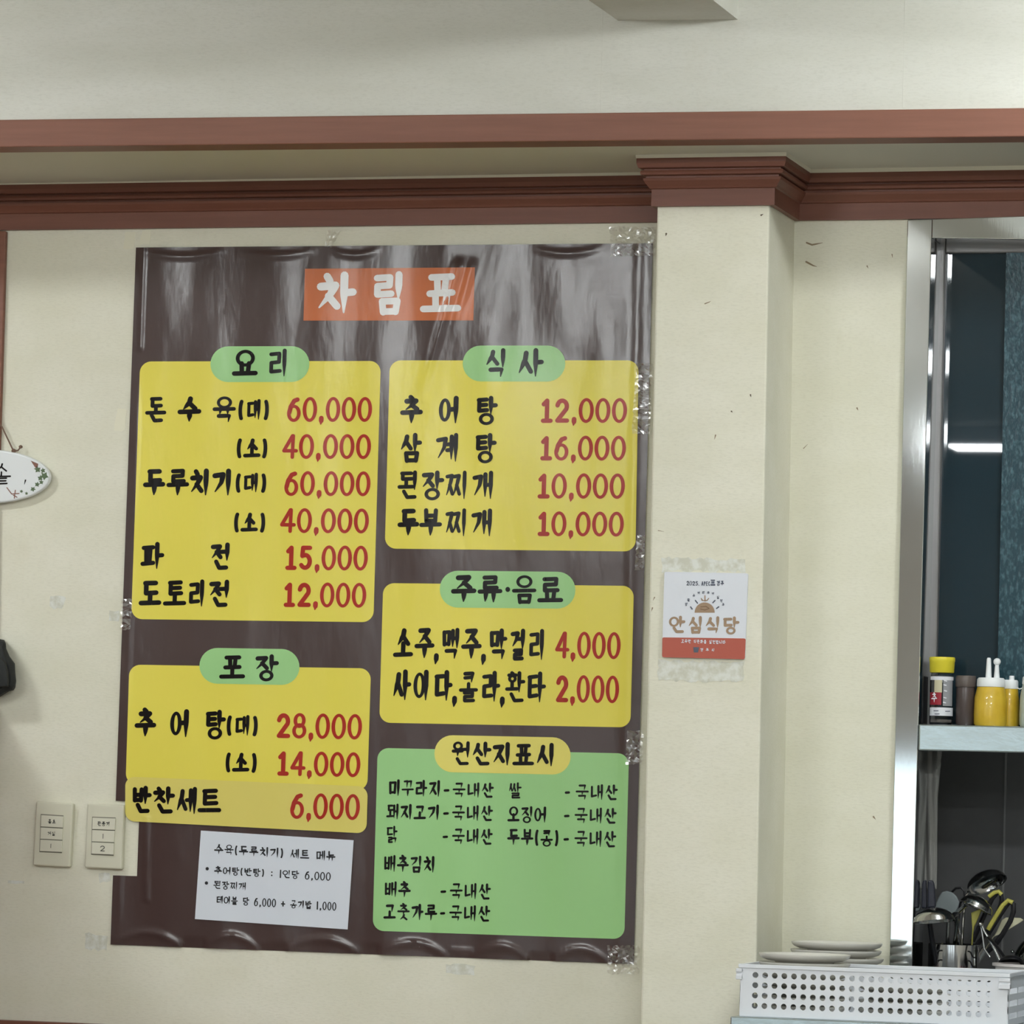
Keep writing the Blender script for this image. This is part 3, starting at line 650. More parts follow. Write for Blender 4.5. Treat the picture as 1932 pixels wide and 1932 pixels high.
for ch, x, y in zip('생활속거리두기실천', (1294.5, 1299, 1309, 1318, 1327, 1336.5, 1345, 1354.5, 1361), (1140, 1132, 1123.5, 1119, 1118, 1118.5, 1120.5, 1127, 1133.5)): k.glyph(ch, x - 2.6, y - 3, x + 2.6, y + 3, 1.2, 0)
for a, b in (((1303, 1145), (1306, 1149)), ((1312, 1133), (1316, 1138)), ((1345, 1137), (1349, 1133)), ((1352, 1148), (1356, 1145))): k.stroke([a, b], 0, 2.4)
k.glyph('주', 1362, 1138, 1367, 1144, 1.2, 0); k.done('small_lettering', M_GREYINK, cert)
k = Ink(pc(.0009), -1); k.run('고품격 식문화를 실천합니다' if False else '고유한 식문화를 실천합니다', 1285, 1369, 1207, 1214.5, 1.25, .028); k.run('경주시', 1321, 1348, 1223, 1229.5, 1.3, .025, .7)
k.done('band_lettering', M_CARD, cert)
k = Ink(pc(.0009), -1); k.poly([(1308, 1221), (1319, 1221), (1317, 1231), (1309, 1231)], [(0, 1, 2, 3)]); k.done('city_emblem', M_GREYINK, cert)
# old adhesive left round the plate
M_GLUE = mat('old_adhesive', srgb(218, 219, 208), .55); t = noise(M_GLUE, 60); vary(M_GLUE, t, srgb(206, 206, 190), srgb(226, 228, 220), .4, .6)
def ragged(quad, Yp, n=14, j=3.0, seed=1):
    rnd = random.Random(seed); P = []
    for a, b in zip(quad, quad[1:] + quad[:1]):
        n = max(2, int(math.hypot(b[0] - a[0], b[1] - a[1]) / 7))
        for i in range(n): t = i / n; P.append((a[0] + (b[0] - a[0]) * t + rnd.uniform(-j, j) * .6, a[1] + (b[1] - a[1]) * t + rnd.uniform(-j, j)))
    return MB().slab(P, Yp, Yp + .0012)
def residue(q, Yp, label, j=3, seed=1, m=M_GLUE):
    g = obj('adhesive_residue', ragged(q, Yp, j=j, seed=seed), m); return tag(g, label, 'adhesive mark')
residue([(1248, 1052), (1406, 1056), (1406, 1078), (1249, 1078)], cy_ - .0008, 'ragged pale patch of old adhesive just above the white plate on the pillar', 3, 3)
residue([(1243, 1246), (1404, 1250), (1402, 1286), (1241, 1284)], cy_ - .0008, 'wide ragged pale patch of old adhesive under the white plate on the pillar', 3, 4)
M_PATCH = mat('old_tape', srgb(231, 228, 206), .4)
residue([(236, 436), (256, 436), (252, 470), (233, 470)], -.0006, 'pale strip of old tape on the wall at the upper left corner of the menu', 1.5, 5, M_PATCH)
residue([(268, 434), (286, 434), (282, 460), (264, 461)], -.0006, 'second pale strip of old tape above the upper left corner of the menu', 1.5, 6, M_PATCH)
residue([(222, 772), (240, 774), (236, 812), (214, 814)], -.0006, 'pale tape mark on the wall beside the left edge of the menu', 2, 7, M_PATCH)
residue([(96, 1122), (124, 1128), (118, 1150), (94, 1146)], -.0006, 'pale glue blot on the wall between the oval plaque and the menu', 3, 8)
residue([(206, 1152), (226, 1152), (224, 1172), (205, 1172)], -.0006, 'small square pale mark on the wall close to the left edge of the menu', 2, 9)
residue([(186, 1648), (206, 1646), (209, 1662), (187, 1666)], -.0006, 'small whitish tape scrap on the wall under the right light switch', 1.5, 10, M_GLUE)
residue([(15, 1661), (46, 1662), (46, 1667), (15, 1667)], -.0006, 'thin pale horizontal scratch on the wall below the left light switch', .8, 11)
residue([(160, 1760), (205, 1766), (202, 1794), (162, 1790)], -.0005, 'pale smear on the wall at the lower left corner of the menu', 3, 12)
residue([(842, 1818), (896, 1822), (896, 1838), (842, 1836)], -.0006, 'pale glue smear on the wall under the middle of the menu', 3, 13)

# scuffs on the plaster, parts of the walls they sit on
M_SCUFF = mat('scuff', srgb(146, 130, 106), .8); M_FLY = mat('dark_speck', srgb(100, 90, 74), .8)
def scuff(parent, pts, Yp, w_, m=M_SCUFF):
    k_ = Ink(on_plane(Yp - .0004), -1); k_.stroke(pts, 1, w_); k_.done('scuff_mark', m, parent)
wb, wp = bpy.data.objects['wall_beside_opening'], bpy.data.objects['wall_pillar']
for pts, w_ in (([(1522, 458), (1532, 462), (1552, 458)], 3), ([(1521, 494), (1534, 501), (1541, 503)], 3.2), ([(1617, 770), (1619, 774)], 3), ([(1636, 502), (1638, 506)], 2.4), ([(1683, 480), (1684, 486)], 2), ([(1516, 846), (1524, 838)], 1.6), ([(1648, 1541), (1652, 1546)], 3)): scuff(wb, pts, 0, w_)
for pts, w_ in (([(1257, 441), (1256, 445)], 3.4), ([(1436, 406), (1440, 404)], 3), ([(1330, 573), (1338, 570), (1341, 568)], 2), ([(1416, 745), (1417, 749)], 2.6), ([(1380, 776), (1382, 778)], 2.6), ([(1350, 821), (1348, 829)], 2.4), ([(1235, 1127), (1232, 1133)], 2), ([(1231, 1147), (1229, 1153)], 2.4), ([(1242, 1001), (1253, 1003)], 1.4)): scuff(wp, pts, -P_D, w_, M_FLY if w_ > 2.5 else M_SCUFF)
# ------------------------------------------------------------------ light switches
M_SW = mat('switch_ivory', srgb(214, 212, 192), .4); M_SWB = mat('switch_button', srgb(218, 216, 198), .38); M_SWR = mat('switch_recess', srgb(128, 126, 112), .6); M_PENCIL = mat('marker', srgb(58, 58, 52), .6)
def switch(TL, TR, BR, BL, bq_, words, label, back=None):
    t = thing('light_switch', label, 'light switch', tuple(at((BL[0] + BR[0]) / 2, BL[1])), 'ivory light switches')
    obj('plate', rbox([TL, TR, BR, BL], 4, -.014, 0), M_SW, t, bevel=.006, seg=4)
    q0 = np.array(bq_, float); qc = q0.mean(axis=0); obj('button_frame', rbox([tuple(qc + (p - qc) * 1.035) for p in q0], .6, -.0144, -.01), M_SWR, t)
    (a, b, c_, d) = [np.array(p, float) for p in bq_]
    for i in range(3):
        q = [a + (d - a) * (i / 3) + (d - a) * .012, b + (c_ - b) * (i / 3) + (c_ - b) * .012, b + (c_ - b) * ((i + 1) / 3) - (c_ - b) * .012, a + (d - a) * ((i + 1) / 3) - (d - a) * .012]
        n_ = thing  # noqa
        bt = obj('rocker_button', rbox([tuple(p) for p in q], .6, -.0185 + (.0015 if i == 1 else 0), -.01), M_SWB, t, bevel=.0012)
        ctr = (q[0] + q[2]) / 2; kk = Ink(on_plane(-.0188 + (.0015 if i == 1 else 0)), -1)
        wd, fs, th = words[i]; wdt = fs * len(wd) * 1.05
        kk.run(wd, ctr[0] - wdt / 2, ctr[0] + wdt / 2, ctr[1] - fs * .6, ctr[1] + fs * .6, th, .03)
        kk.done('button_lettering', M_PENCIL, bt)
switch((68, 1511), (138, 1515.5), (131.5, 1636.5), (61.5, 1632.5), [(77.5, 1537), (119, 1539.5), (116, 1608.5), (75, 1606.5)], (('홀소', 7, 1.5), ('거실', 7, 1.1), ('I', 7, 1.0)), 'left one of two ivory wall switches, its lower buttons barely marked')
switch((164.5, 1515.5), (233.5, 1519), (229.5, 1640.5), (159, 1637), [(174.5, 1542), (217.5, 1543.5), (213.5, 1613.5), (172.5, 1611.5)], (('환풍기', 7.5, 1.6), ('I', 8, 1.1), ('2', 9, 1.3)), 'right one of two ivory wall switches, beside the notch in the menu')

# ------------------------------------------------------------------ oval plaque
M_GLAZE = mat('plaque_white', srgb(232, 236, 238), .3); M_IVY = mat('ivy_green', srgb(88, 108, 76), .5); M_IVYR = mat('ivy_brown', srgb(134, 92, 78), .5); M_CORD = mat('brown_cord', srgb(116, 92, 78), .8)
pq = thing('oval_plaque', 'white oval hanging plaque with ivy border and black letters at the left edge', 'plaque', tuple(at(0, 948)))
EL = []
for i in range(64):
    a = 2 * math.pi * i / 64; EL.append((-27 + 120 * math.cos(a), 898.5 + 51 * math.sin(a) - .03 * 120 * math.cos(a) * -.3))
obj('board', MB().slab(EL, -.022, -.006), M_GLAZE, pq, bevel=.004, seg=3)
hgr = obj('hanging_cord', MB().tube([at(-70, 742, -.012), at(-30, 765, -.013), at(4, 806, -.014), at(26, 852, -.014)], .0016), M_CORD, pq)
obj('cord_knot', MB().lathe([(0, -.005), (.004, -.003), (.005, 0), (.004, .003), (0, .005)], at(26, 851, -.016), 12).lathe([(0, -.004), (.0035, -.002), (.0042, 0), (.0035, .002), (0, .004)], at(39, 843, -.016), 12).tube([at(27, 851, -.016), at(34, 850, -.016), at(39, 843, -.016)], .0015), M_CORD, pq)
kp = Ink(on_plane(-.0224), -1); kp.glyph('솥', -16, 874, 21, 915, 3.8, 0); kp.glyph('마', -64, 874, -27, 915, 3.8, 0); kp.stroke([(48, 906), (46, 914)], 1, 2.6); kp.done('plaque_lettering', M_BLACK, pq)
def leafm(L, name, m):
    kk = Ink(on_plane(-.0226), -1)
    for x, y, s_, a in L:
        P = [(1, 0), (.45, .35), (.2, 1), (-.3, .45), (-1, .6), (-.6, 0), (-1, -.6), (-.3, -.45), (.2, -1), (.45, -.35)]
        ca, sa = math.cos(a), math.sin(a); kk.poly([(x, y)] + [(x + s_ * (p * ca - q * sa), y + s_ * (p * sa + q * ca)) for p, q in P], [(0, i + 1, (i + 1) % 10 + 1) for i in range(10)])
    return kk.done(name, m, pq)
leafm([(71, 886, 6.5, .8), (81, 888, 5, 2), (84, 898, 8, .3), (76, 902, 5.5, 2.2), (78, 910, 4.5, 1), (70, 914, 5, 2.4), (62, 923, 5, 2.7), (40.5, 927, 3.2, 0), (50, 931, 3.2, 1)], 'ivy_leaves', M_IVY)
kk = Ink(on_plane(-.0226), -1); kk.poly([(58, 869), (72, 875), (71, 881), (67, 883), (63, 877)], [(0, 1, 2, 3, 4)])
for s_ in ([(13, 920), (22, 932), (36, 931)], [(29, 925), (27, 940)], [(25, 934), (32, 938)]): kk.stroke(s_, 0, 1.8)
kk.done('ivy_stem', M_IVYR, pq)

# ------------------------------------------------------------------ black bag at the left edge
M_BAG = mat('black_fabric', srgb(38, 40, 40), .8); t = noise(M_BAG, 250); bump(M_BAG, t, .3, .001)
BO = [(-140, 1204), (-60, 1202), (0, 1206), (8, 1207.5), (11, 1214), (12, 1224), (18, 1238), (28, 1252), (29, 1270), (30.5, 1285), (29, 1297), (26, 1302), (18, 1304), (8, 1310), (0, 1315), (-40, 1322), (-140, 1324)]
bag = thing('black_bag', 'black padded bag against the wall at the left edge, below the oval plaque', 'bag', tuple(at(-40, 1330)))
def puff(out, depth, inset, Y0):
    c_ = np.mean(np.array(out), axis=0); mbb = MB(); n_ = len(out); lv = []
    for s_, d in ((1, 0), (1, .45), (.93, .85), (.75, 1)):
        lv.append([at(c_[0] + (x - c_[0]) * s_, c_[1] + (y - c_[1]) * s_, Y0 - depth * d) for x, y in out])
    V = [p for l in lv for p in l]
    mbb.add(V, [(a * n_ + i, a * n_ + (i + 1) % n_, (a + 1) * n_ + (i + 1) % n_, (a + 1) * n_ + i) for a in range(3) for i in range(n_)] + [tuple(3 * n_ + i for i in range(n_)), tuple(range(n_))[::-1]])
    return mbb
obj('body', puff(BO, .06, .8, -.004), M_BAG, bag, smooth=True)
obj('front_pocket', puff([(-120, 1240), (-30, 1232), (0, 1237), (12, 1250), (16, 1268), (17, 1285), (16, 1296), (-40, 1300), (-120, 1304)], .02, .8, -.06), M_BAG, bag, smooth=True)

# ------------------------------------------------------------------ clear tape bits
M_TAPE = mat('clear_tape', (1, 1, 1, 1), .2, 1, alpha=.22)
def tape(quad, Yf, label, seed, amp=.0042, step=4.5):
    rnd = random.Random(seed); TL, TR, BR, BL = [np.array(p, float) for p in quad]
    W = np.linalg.norm(TR - TL); H = np.linalg.norm(BL - TL); nx, ny = max(2, int(W / step)), max(2, int(H / step)); V = []
    for j in range(ny + 1):
        for i in range(nx + 1):
            u, v = i / nx, j / ny; e = rnd.uniform(-.25, .25) / nx; g = rnd.uniform(-.25, .25) / ny
            p = (TL * (1 - u - e) + TR * (u + e)) * (1 - v - g) + (BL * (1 - u - e) + BR * (u + e)) * (v + g)
            V.append(at(p[0], p[1], (Yf(p[0], p[1]) if callable(Yf) else Yf) - rnd.random() * amp))
    m = nx + 1; Fq = []
    for j in range(ny):
        for i in range(nx):
            a = j * m + i
            Fq += [(a, a + m, a + 1), (a + 1, a + m, a + m + 1)] if rnd.random() < .5 else [(a, a + m, a + m + 1), (a, a + m + 1, a + 1)]
    g = obj('clear_tape', MB().add(V, Fq), M_TAPE, fix=False); return tag(g, label, 'tape', 'crinkled clear tape holding the menu')
yb_ = lambda x, y: -(banner_relief(x, y) + .0045)
tape([(1150, 428), (1238, 428), (1236, 482), (1152, 484)], yb_, 'crinkled clear tape over the upper right corner of the menu', 1)
tape([(1200, 685), (1231, 685), (1226, 818), (1192, 818)], yb_, 'long crinkled clear tape on the right edge of the menu beside the meal prices', 2)
tape([(1184, 1378), (1214, 1378), (1212, 1442), (1180, 1442)], yb_, 'crinkled clear tape on the right edge of the menu beside the green panel', 3)
tape([(1146, 1784), (1208, 1784), (1206, 1838), (1146, 1838)], yb_, 'crinkled clear tape over the lower right corner of the menu', 4)
tape([(618, 434), (642, 436), (626, 466), (612, 464)], yb_, 'small glinting tape bit above the top edge of the menu', 5)
tape([(1202, 1010), (1218, 1010), (1214, 1075), (1198, 1075)], yb_, 'clear tape on the right edge of the menu, level with the meal panel foot', 6)
tape([(229, 1130), (250, 1130), (246, 1188), (226, 1188)], yb_, 'clear tape on the left edge of the menu near the foot of the dish panel', 7, .002)

# ------------------------------------------------------------------ counter, basket, plates
ZT = at(1640, 1927, -.45)[2]                 # counter top
yf, yk = -.45, -.24
XCL = at(1378, 1919, -.47)[0]
ct = obj('steel_counter', MB().box(XCL, XI, -.47, -P_D - .002, ZT - .05, ZT).box(XR + .006, XI, -P_D - .002, -.014, ZT - .05, ZT).box(at(1724, 1900)[0], XI, -.014, .5, ZT - .05, ZT).box(XCL + .02, XI, -.45, -.43, .1, ZT - .05).box(XCL + .02, XCL + .04, -.43, -.26, 0, ZT - .05), M_COUNTER, bevel=.002)
tag(ct, 'stainless steel serving counter under the white basket', 'counter')
bk = thing('plastic_basket', 'white plastic basket with rows of round holes standing on the steel counter', 'basket', tuple(at(1648, 1927, -.45)))
XB0, XB1 = at(1397, 1870, yf)[0], at(1901, 1890, yf)[0]; ZB0, ZB1 = ZT + .001, ZT + .094
def holes(mb, O, U, Vv, mL, mR, mB, mT, nx, ny, r):          # perforated wall from corner O along U and Vv
    W = np.linalg.norm(U); H = np.linalg.norm(Vv); U = U / W; Vv = Vv / H; P = lambda a, b: O + U * a + Vv * b
    sx = (W - mL - mR) / nx; sy = (H - mB - mT) / ny
    for (a0, a1, b0, b1) in ((0, W, 0, mB), (0, W, H - mT, H), (0, mL, mB, H - mT), (W - mR, W, mB, H - mT)): mb.add([P(a0, b0), P(a1, b0), P(a1, b1), P(a0, b1)], [(0, 1, 2, 3)])
    n = 20
    for i in range(nx):
        for j in range(ny):
            cx, cz = mL + sx * (i + .5), mB + sy * (j + .5); In, Out = [], []
            for q in range(n):
                a = 2 * math.pi * (q + .5) / n; c_, s_ = math.cos(a), math.sin(a); m = max(abs(c_), abs(s_))
                In.append(P(cx + r * c_, cz + r * s_)); Out.append(P(cx + c_ / m * sx / 2, cz + s_ / m * sy / 2))
            for k_ in range(4):
                pass
            Co = []
            mb.add(In + Out, [(q, (q + 1) % n, n + (q + 1) % n, n + q) for q in range(n)])
            for q in range(n):            # the four corner bits between neighbouring outline points
                a, b = Out[q], Out[(q + 1) % n]
                da = 2 * math.pi * (q + .5) / n; db = da + 2 * math.pi / n
                for cc in (45, 135, 225, 315):
                    if math.degrees(da) < cc < math.degrees(db) - 1e-6:
                        sgx = 1 if cc in (45, 315) else -1; sgz = 1 if cc in (45, 135) else -1
                        mb.add([a, b, P(cx + sgx * sx / 2, cz + sgz * sy / 2)], [(0, 2, 1)])
tpz = np.array([0, 0, ZB1 - ZB0]); hb = MB(); A0 = np.array([XB0, yf, ZB0]); W_ = XB1 - XB0; D_ = yk - yf
holes(hb, A0, np.array([W_, 0, 0]), tpz, .0185, .025, .010, .009, 25, 4, .0054)
bo = obj('front_wall', hb, M_WHITEPL, bk, solid=.0025)
hb = MB(); holes(hb, np.array([XB0, yk, ZB0]), np.array([W_, 0, 0]), tpz, .0185, .025, .010, .009, 25, 4, .0054); obj('back_wall', hb, M_WHITEPL, bk, solid=.0025)
for xx in (XB0, XB1):                      # ends with level slats
    hb = MB()
    for z0_, z1_ in ((0, .012), (.022, .034), (.044, .056), (.066, .093)): hb.box(xx - .00125, xx + .00125, yf + .001, yk - .001, ZB0 + z0_, ZB0 + z1_)
    for y0_ in (yf + .001, (yf + yk) / 2 - .006, yk - .013): hb.box(xx - .00124, xx + .00124, y0_, y0_ + .012, ZB0 + .012, ZB0 + .066)
    obj('side_wall', hb, M_WHITEPL, bk)
obj('base', MB().box(XB0, XB1, yf, yk, ZB0 - .0008, ZB0 + .002), M_WHITEPL, bk)
rm = MB(); e = .004
rm.box(XB0 - e, XB1 + e, yf - e, yf + .002, ZB1 - .006, ZB1 + .001).box(XB0 - e, XB1 + e, yk - .002, yk + e, ZB1 - .006, ZB1 + .001).box(XB0 - e, XB0 + .002, yf + .002, yk - .002, ZB1 - .006, ZB1 + .001).box(XB1 - .002, XB1 + e, yf + .002, yk - .002, ZB1 - .006, ZB1 + .001)
obj('rim', rm, M_WHITEPL, bk, bevel=.001)
for x0, x1 in ((XB0 - .008, XB0 + .003), (XB1 - .016, XB1 + .005)):
    obj('corner_clip', MB().box(x0, x1, yf - .007, yf + .004, ZB1 - .014, ZB1 - .007).box(x0, x1, yf - .007, yf + .004, ZB1 - .027, ZB1 - .018).box(x0, x1, yf - .004, yf + .004, ZB1 - .027, ZB1 - .007), M_WHITEPL, bk, bevel=.001)
M_PLATE = mat('plate_glaze', srgb(214, 212, 204), .22); 
PR = [(0, .003), (.050, .003), (.051, 0), (.054, 0), (.0555, .003), (.070, .0048), (.080, .0088), (.0838, .0125), (.0848, .0155), (.0848, .0168), (.0835, .0172), (.081, .0165), (.077, .0115), (.068, .0078), (.050, .0062), (0, .006)]
def plates(pxc, Yc, n, step, group, words, s=1.0):
    c0 = at(pxc, 1800, Yc); first = None
    for i in range(n):
        if first is None:
            o_ = obj('plate', MB().lathe([(r * s, z) for r, z in PR], (c0[0], Yc, ZB0 + .004), 48), M_PLATE, smooth=True); first = o_
        else:
            o_ = first.copy(); SC.collection.objects.link(o_); o_.location = first.location + Vector((random.uniform(-.003, .003), random.uniform(-.003, .003), step * i))
        rk = n - 1 - i
        nm = 'top' if rk == 0 else ('bottom' if i == 0 else ('second', 'third', 'fourth', 'fifth', 'sixth', 'seventh')[rk - 1])
        tag(o_, 'pale glazed plate, %s%s of the %s stack in the white basket' % (nm, '' if nm in ('top', 'bottom') else ' from the top', words), 'plate', group)

def stack(pxc, Yc, ytop, z0, step, group, words, rad):
    c0 = at(pxc, ytop, Yc); n = int(round((c0[2] - .0172 - z0) / step)) + 1; step = (c0[2] - .0172 - z0) / (n - 1); s = rad / .0848; first = None
    names = ('top', 'second', 'third', 'fourth', 'fifth', 'sixth', 'seventh', 'eighth', 'ninth')
    for i in range(n):
        if first is None:
            o_ = first = obj('plate', MB().lathe([(r * s, z) for r, z in PR], (c0[0], Yc, z0), 48), M_PLATE, smooth=True)
        else:
            o_ = first.copy(); SC.collection.objects.link(o_); o_.location = first.location + Vector((random.uniform(-.003, .003), random.uniform(-.002, .002), step * i))
        rk = n - 1 - i; nm = 'bottom' if i == 0 else names[rk]
        tag(o_, 'pale glazed plate, %s%s %s' % (nm, '' if nm in ('top', 'bottom') else ' from the top', words), 'plate', group)
stack(1521.5, -.352, 1799.5, ZB0 + .0025, .0145, 'plates in the front stack', 'of the lower front stack in the white basket', .084)
stack(1580, -.145, 1777.5, ZT + .0005, .0150, 'plates in the rear stack', 'of the taller stack behind the white basket', .0855)

stack(1706, -.348, 1858, ZB0 + .0025, .0145, 'plates in the low stack', 'of the low stack inside the white basket', .084)

# ------------------------------------------------------------------ bottles on the shelf
M_CLEAR = mat('clear_plastic', (.93, .95, .95, 1), .08, trans=1, ior=1.2); M_YCAP = mat('yellow_cap', srgb(226, 212, 58), .4)
M_BROWNPL = mat('brown_plastic', srgb(74, 64, 62), .3); M_BROWNCAP = mat('brown_cap', srgb(92, 84, 80), .35)
M_MUST = mat('mustard', srgb(208, 172, 44), .35, coat=.3); M_NOZ = mat('nozzle_white', srgb(238, 242, 244), .35); M_LABEL = mat('label_white', srgb(222, 224, 230), .5)
M_LRED = mat('label_red', srgb(150, 30, 46), .5); M_BLKPL = mat('black_plastic', srgb(22, 22, 26), .35); M_MILK = mat('cloudy_plastic', srgb(176, 186, 176), .3)
n_, l_, b_ = nodes(M_MUST); tt = noise(M_MUST, 30); vary(M_MUST, tt, srgb(198, 160, 36), srgb(214, 182, 58))
ZS = zs0 + .0006
def pxr(x0, x1, Y): return (at(x1, 1350, Y)[0] - at(x0, 1350, Y)[0]) * .967 / 2
def base(x, Y): return (at(x, 1350, Y)[0], Y, ZS)
YB = .035
sb = thing('shaker_bottle', 'tall clear shaker bottle with yellow cap and red label on the steel shelf', 'bottle', base(1775.5, YB))
c0 = base(1775.5, YB); r = pxr(1752.5, 1797, YB); H = at(1775, 1240, YB)[2] - ZS; hb_ = H * .765
obj('body', MB().lathe([(r * .96, 0), (r, .003), (r, hb_ * .9), (r * .93, hb_ * .95), (r * .9, hb_), (r * .87, hb_), (r * .95, hb_ * .9), (r * .95, .004), (0, .004)], c0, 40, close=False).lathe([(0, 0), (r * .96, 0)], c0, 40, close=False), M_CLEAR, sb, smooth=True)
obj('pepper', MB().lathe([(r * .93, .0045), (r * .93, hb_ * .1), (0, hb_ * .1)], c0, 32), mat('ground_pepper', srgb(120, 112, 108), .8), sb, smooth=True)
obj('cap', MB().lathe([(r * 1.0, hb_ + .0005), (r * 1.06, hb_ + .002), (r * 1.09, H * .93), (r * 1.12, H * .94), (r * 1.12, H * .985), (r * 1.08, H), (0, H)], c0, 40), M_YCAP, sb, smooth=True)
FA = math.atan2(-1, .26)                     # bearing towards the room
def band(z0, z1, a0, a1, name, m, rr=1.012): return obj(name, MB().lathe([(r * rr, z0), (r * rr, z1)], c0, 20, ang=(FA + a0, FA + a1), close=False), m, sb, smooth=True)
band(hb_ * .17, hb_ * .33, -1.4, 1.4, 'lower_label', M_LABEL); band(hb_ * .86, hb_ * .93, -1.4, 1.4, 'upper_label', M_LABEL); band(hb_ * .36, hb_ * .86, .05, 1.1, 'grey_label', mat('label_grey', srgb(150, 152, 156), .5))
band(hb_ * .38, hb_ * .62, -1.4, -.08, 'red_label', M_LRED, 1.02); band(hb_ * .62, hb_ * .86, -.75, -.05, 'cream_label', mat('label_cream', srgb(196, 190, 160), .5))
kk = Ink(on_plane(YB - r * 1.06), -1); kk.glyph('추', 1757, 1307, 1768, 1326, 2.0, 0); kk.done('label_lettering', M_LABEL, sb)
kk = Ink(on_plane(YB - r * 1.06), -1)
for x, y in ((1784, 1284), (1783, 1292), (1784, 1303), (1783, 1316), (1782, 1325)): kk.stroke([(x - 2, y), (x + 2, y + 1)], 0, 2.2)
kk.done('side_lettering', M_LABEL, sb)
kk = Ink(on_plane(YB - r * 1.06), -1)
for x, y in ((1766, 1341), (1768, 1347), (1788, 1342)): kk.stroke([(x - 4, y), (x + 4, y)], 0, 1.6)
kk.done('lower_lettering', M_GREYINK, sb)

bj = thing('brown_jar', 'dark brown lidded jar between the yellow capped shaker and the mustard bottle', 'jar', base(1821, YB + .004)); c0 = base(1821, YB + .004); r = pxr(1802, 1841, YB); H = at(1821, 1275, YB)[2] - ZS
obj('body', MB().lathe([(r * .8, 0), (r * .93, .004), (r * .95, H * .72), (r * .9, H * .77), (0, H * .77)], c0, 36), M_BROWNPL, bj, smooth=True)
obj('lid', MB().lathe([(r * .98, H * .772), (r * 1.02, H * .79), (r * 1.02, H * .96), (r * .96, H), (0, H)], c0, 36), M_BROWNCAP, bj, smooth=True)

def sauce(px, x0, x1, Y, ycap0, ycap1, label, name='sauce_bottle', m=M_MUST, rc=.84):
    t = thing(name, label, 'sauce bottle', base(px, Y)); c0 = base(px, Y); r = pxr(x0, x1, Y); h1 = at(px, ycap1, Y)[2] - ZS; h2 = at(px, ycap0, Y)[2] - ZS
    obj('body', MB().lathe([(r * .92, 0), (r * .985, .004), (r, h1 * .3), (r * .97, h1 * .72), (r * .9, h1 * .86), (r * rc, h1 * .97), (r * rc * .98, h1), (0, h1)], c0, 40), m, t, smooth=True)
    obj('cap', MB().lathe([(r * rc, h1 + .0004), (r * rc * 1.02, h1 + .002), (r * rc * 1.0, h2 - .003), (r * rc * .9, h2), (0, h2)], c0, 36), M_NOZ, t, smooth=True)
    return t, c0, r, h1, h2
t, c0, r, h1, h2 = sauce(1868.5, 1837, 1901, .034, 1279, 1296.5, 'large mustard yellow squeeze bottle with two white nozzles on the steel shelf')
hn = at(1868, 1241, .034)[2] - ZS; x1_ = at(1865.5, 1260, .034)[0] - c0[0]; x2_ = at(1881, 1260, .034)[0] - c0[0]
obj('nozzle', MB().lathe([(.006, h2 - .001), (.0042, hn - .003), (.003, hn), (0, hn)], (c0[0] + x1_, .034, ZS), 20), M_NOZ, t, smooth=True)
nz = obj('nozzle', MB().lathe([(.0058, h2 - .001), (.0036, hn - .012), (0, hn - .012)], (c0[0] + x2_, .034, ZS), 20), M_NOZ, t, smooth=True)
obj('ball_stopper', MB().lathe([(.0001, -.0071)] + [(.0071 * math.cos(a), .0071 * math.sin(a)) for a in np.linspace(-1.5, 1.5, 12)] + [(0, .0071)], (c0[0] + x2_, .034, ZS + hn - .0075), 24), M_NOZ, nz, smooth=True)
t, c0, r, h1, h2 = sauce(1904, 1885, 1924, .069, 1283, 1300, 'smaller mustard bottle with a short white cap half hidden behind the two-nozzle bottle')
obj('spout', MB().lathe([(.0052, h2 - .001), (.005, h2 + .008), (0, h2 + .008)], (at(1909, 1279, .065)[0], .065, ZS), 20), M_NOZ, t, smooth=True)
t, c0, r, h1, h2 = sauce(1953, 1923, 1984, .034, 1276, 1292, 'cloudy pale squeeze bottle cut off by the right edge of the picture', m=M_MILK)
obj('tether', MB().tube([at(1918, 1297, .03), at(1924, 1300, .028), at(1932, 1297, .027), at(1940, 1292, .03)], .0011), M_NOZ, t)
c0 = base(1737, .05)
bx = obj('black_box', MB().box(at(1734, 1300, .05)[0], at(1746, 1300, .05)[0], .032, .08, ZS, at(1740, 1275, .05)[2]), M_BLKPL, bevel=.002); tag(bx, 'narrow black box squeezed between the steel frame and the yellow capped shaker', 'box')

# ------------------------------------------------------------------ hanging cloth
M_CLOTH = mat('grey_cloth', srgb(140, 139, 136), .85); tt = noise(M_CLOTH, 300); bump(M_CLOTH, tt, .3, .0006)
cl = MB(); V = []; nx, ny = 24, 60
for j in range(ny + 1):
    v = j / ny; y = 1416 + 262 * v
    for i in range(nx + 1):
        u = i / nx; x = 1730 + (47 - 7 * min(1, v * 3)) * u - 3 * v
        dep = .1 - .004 * math.sin(u * 9 + v * 2) - .003 * math.sin(u * 17 - v * 5) - .01 * math.exp(-((v - .09 - .08 * (1 - (2 * u - 1.0) ** 2)) / .035) ** 2)
        V.append(at(x, y, dep + .02))
cl.add(V, [(j * (nx + 1) + i, (j + 1) * (nx + 1) + i, (j + 1) * (nx + 1) + i + 1, j * (nx + 1) + i + 1) for j in range(ny) for i in range(nx)])
co_ = obj('grey_cloth', cl, M_CLOTH, fix=False, smooth=True, solid=.002); tag(co_, 'grey cloth hanging under the left end of the steel shelf', 'cloth')

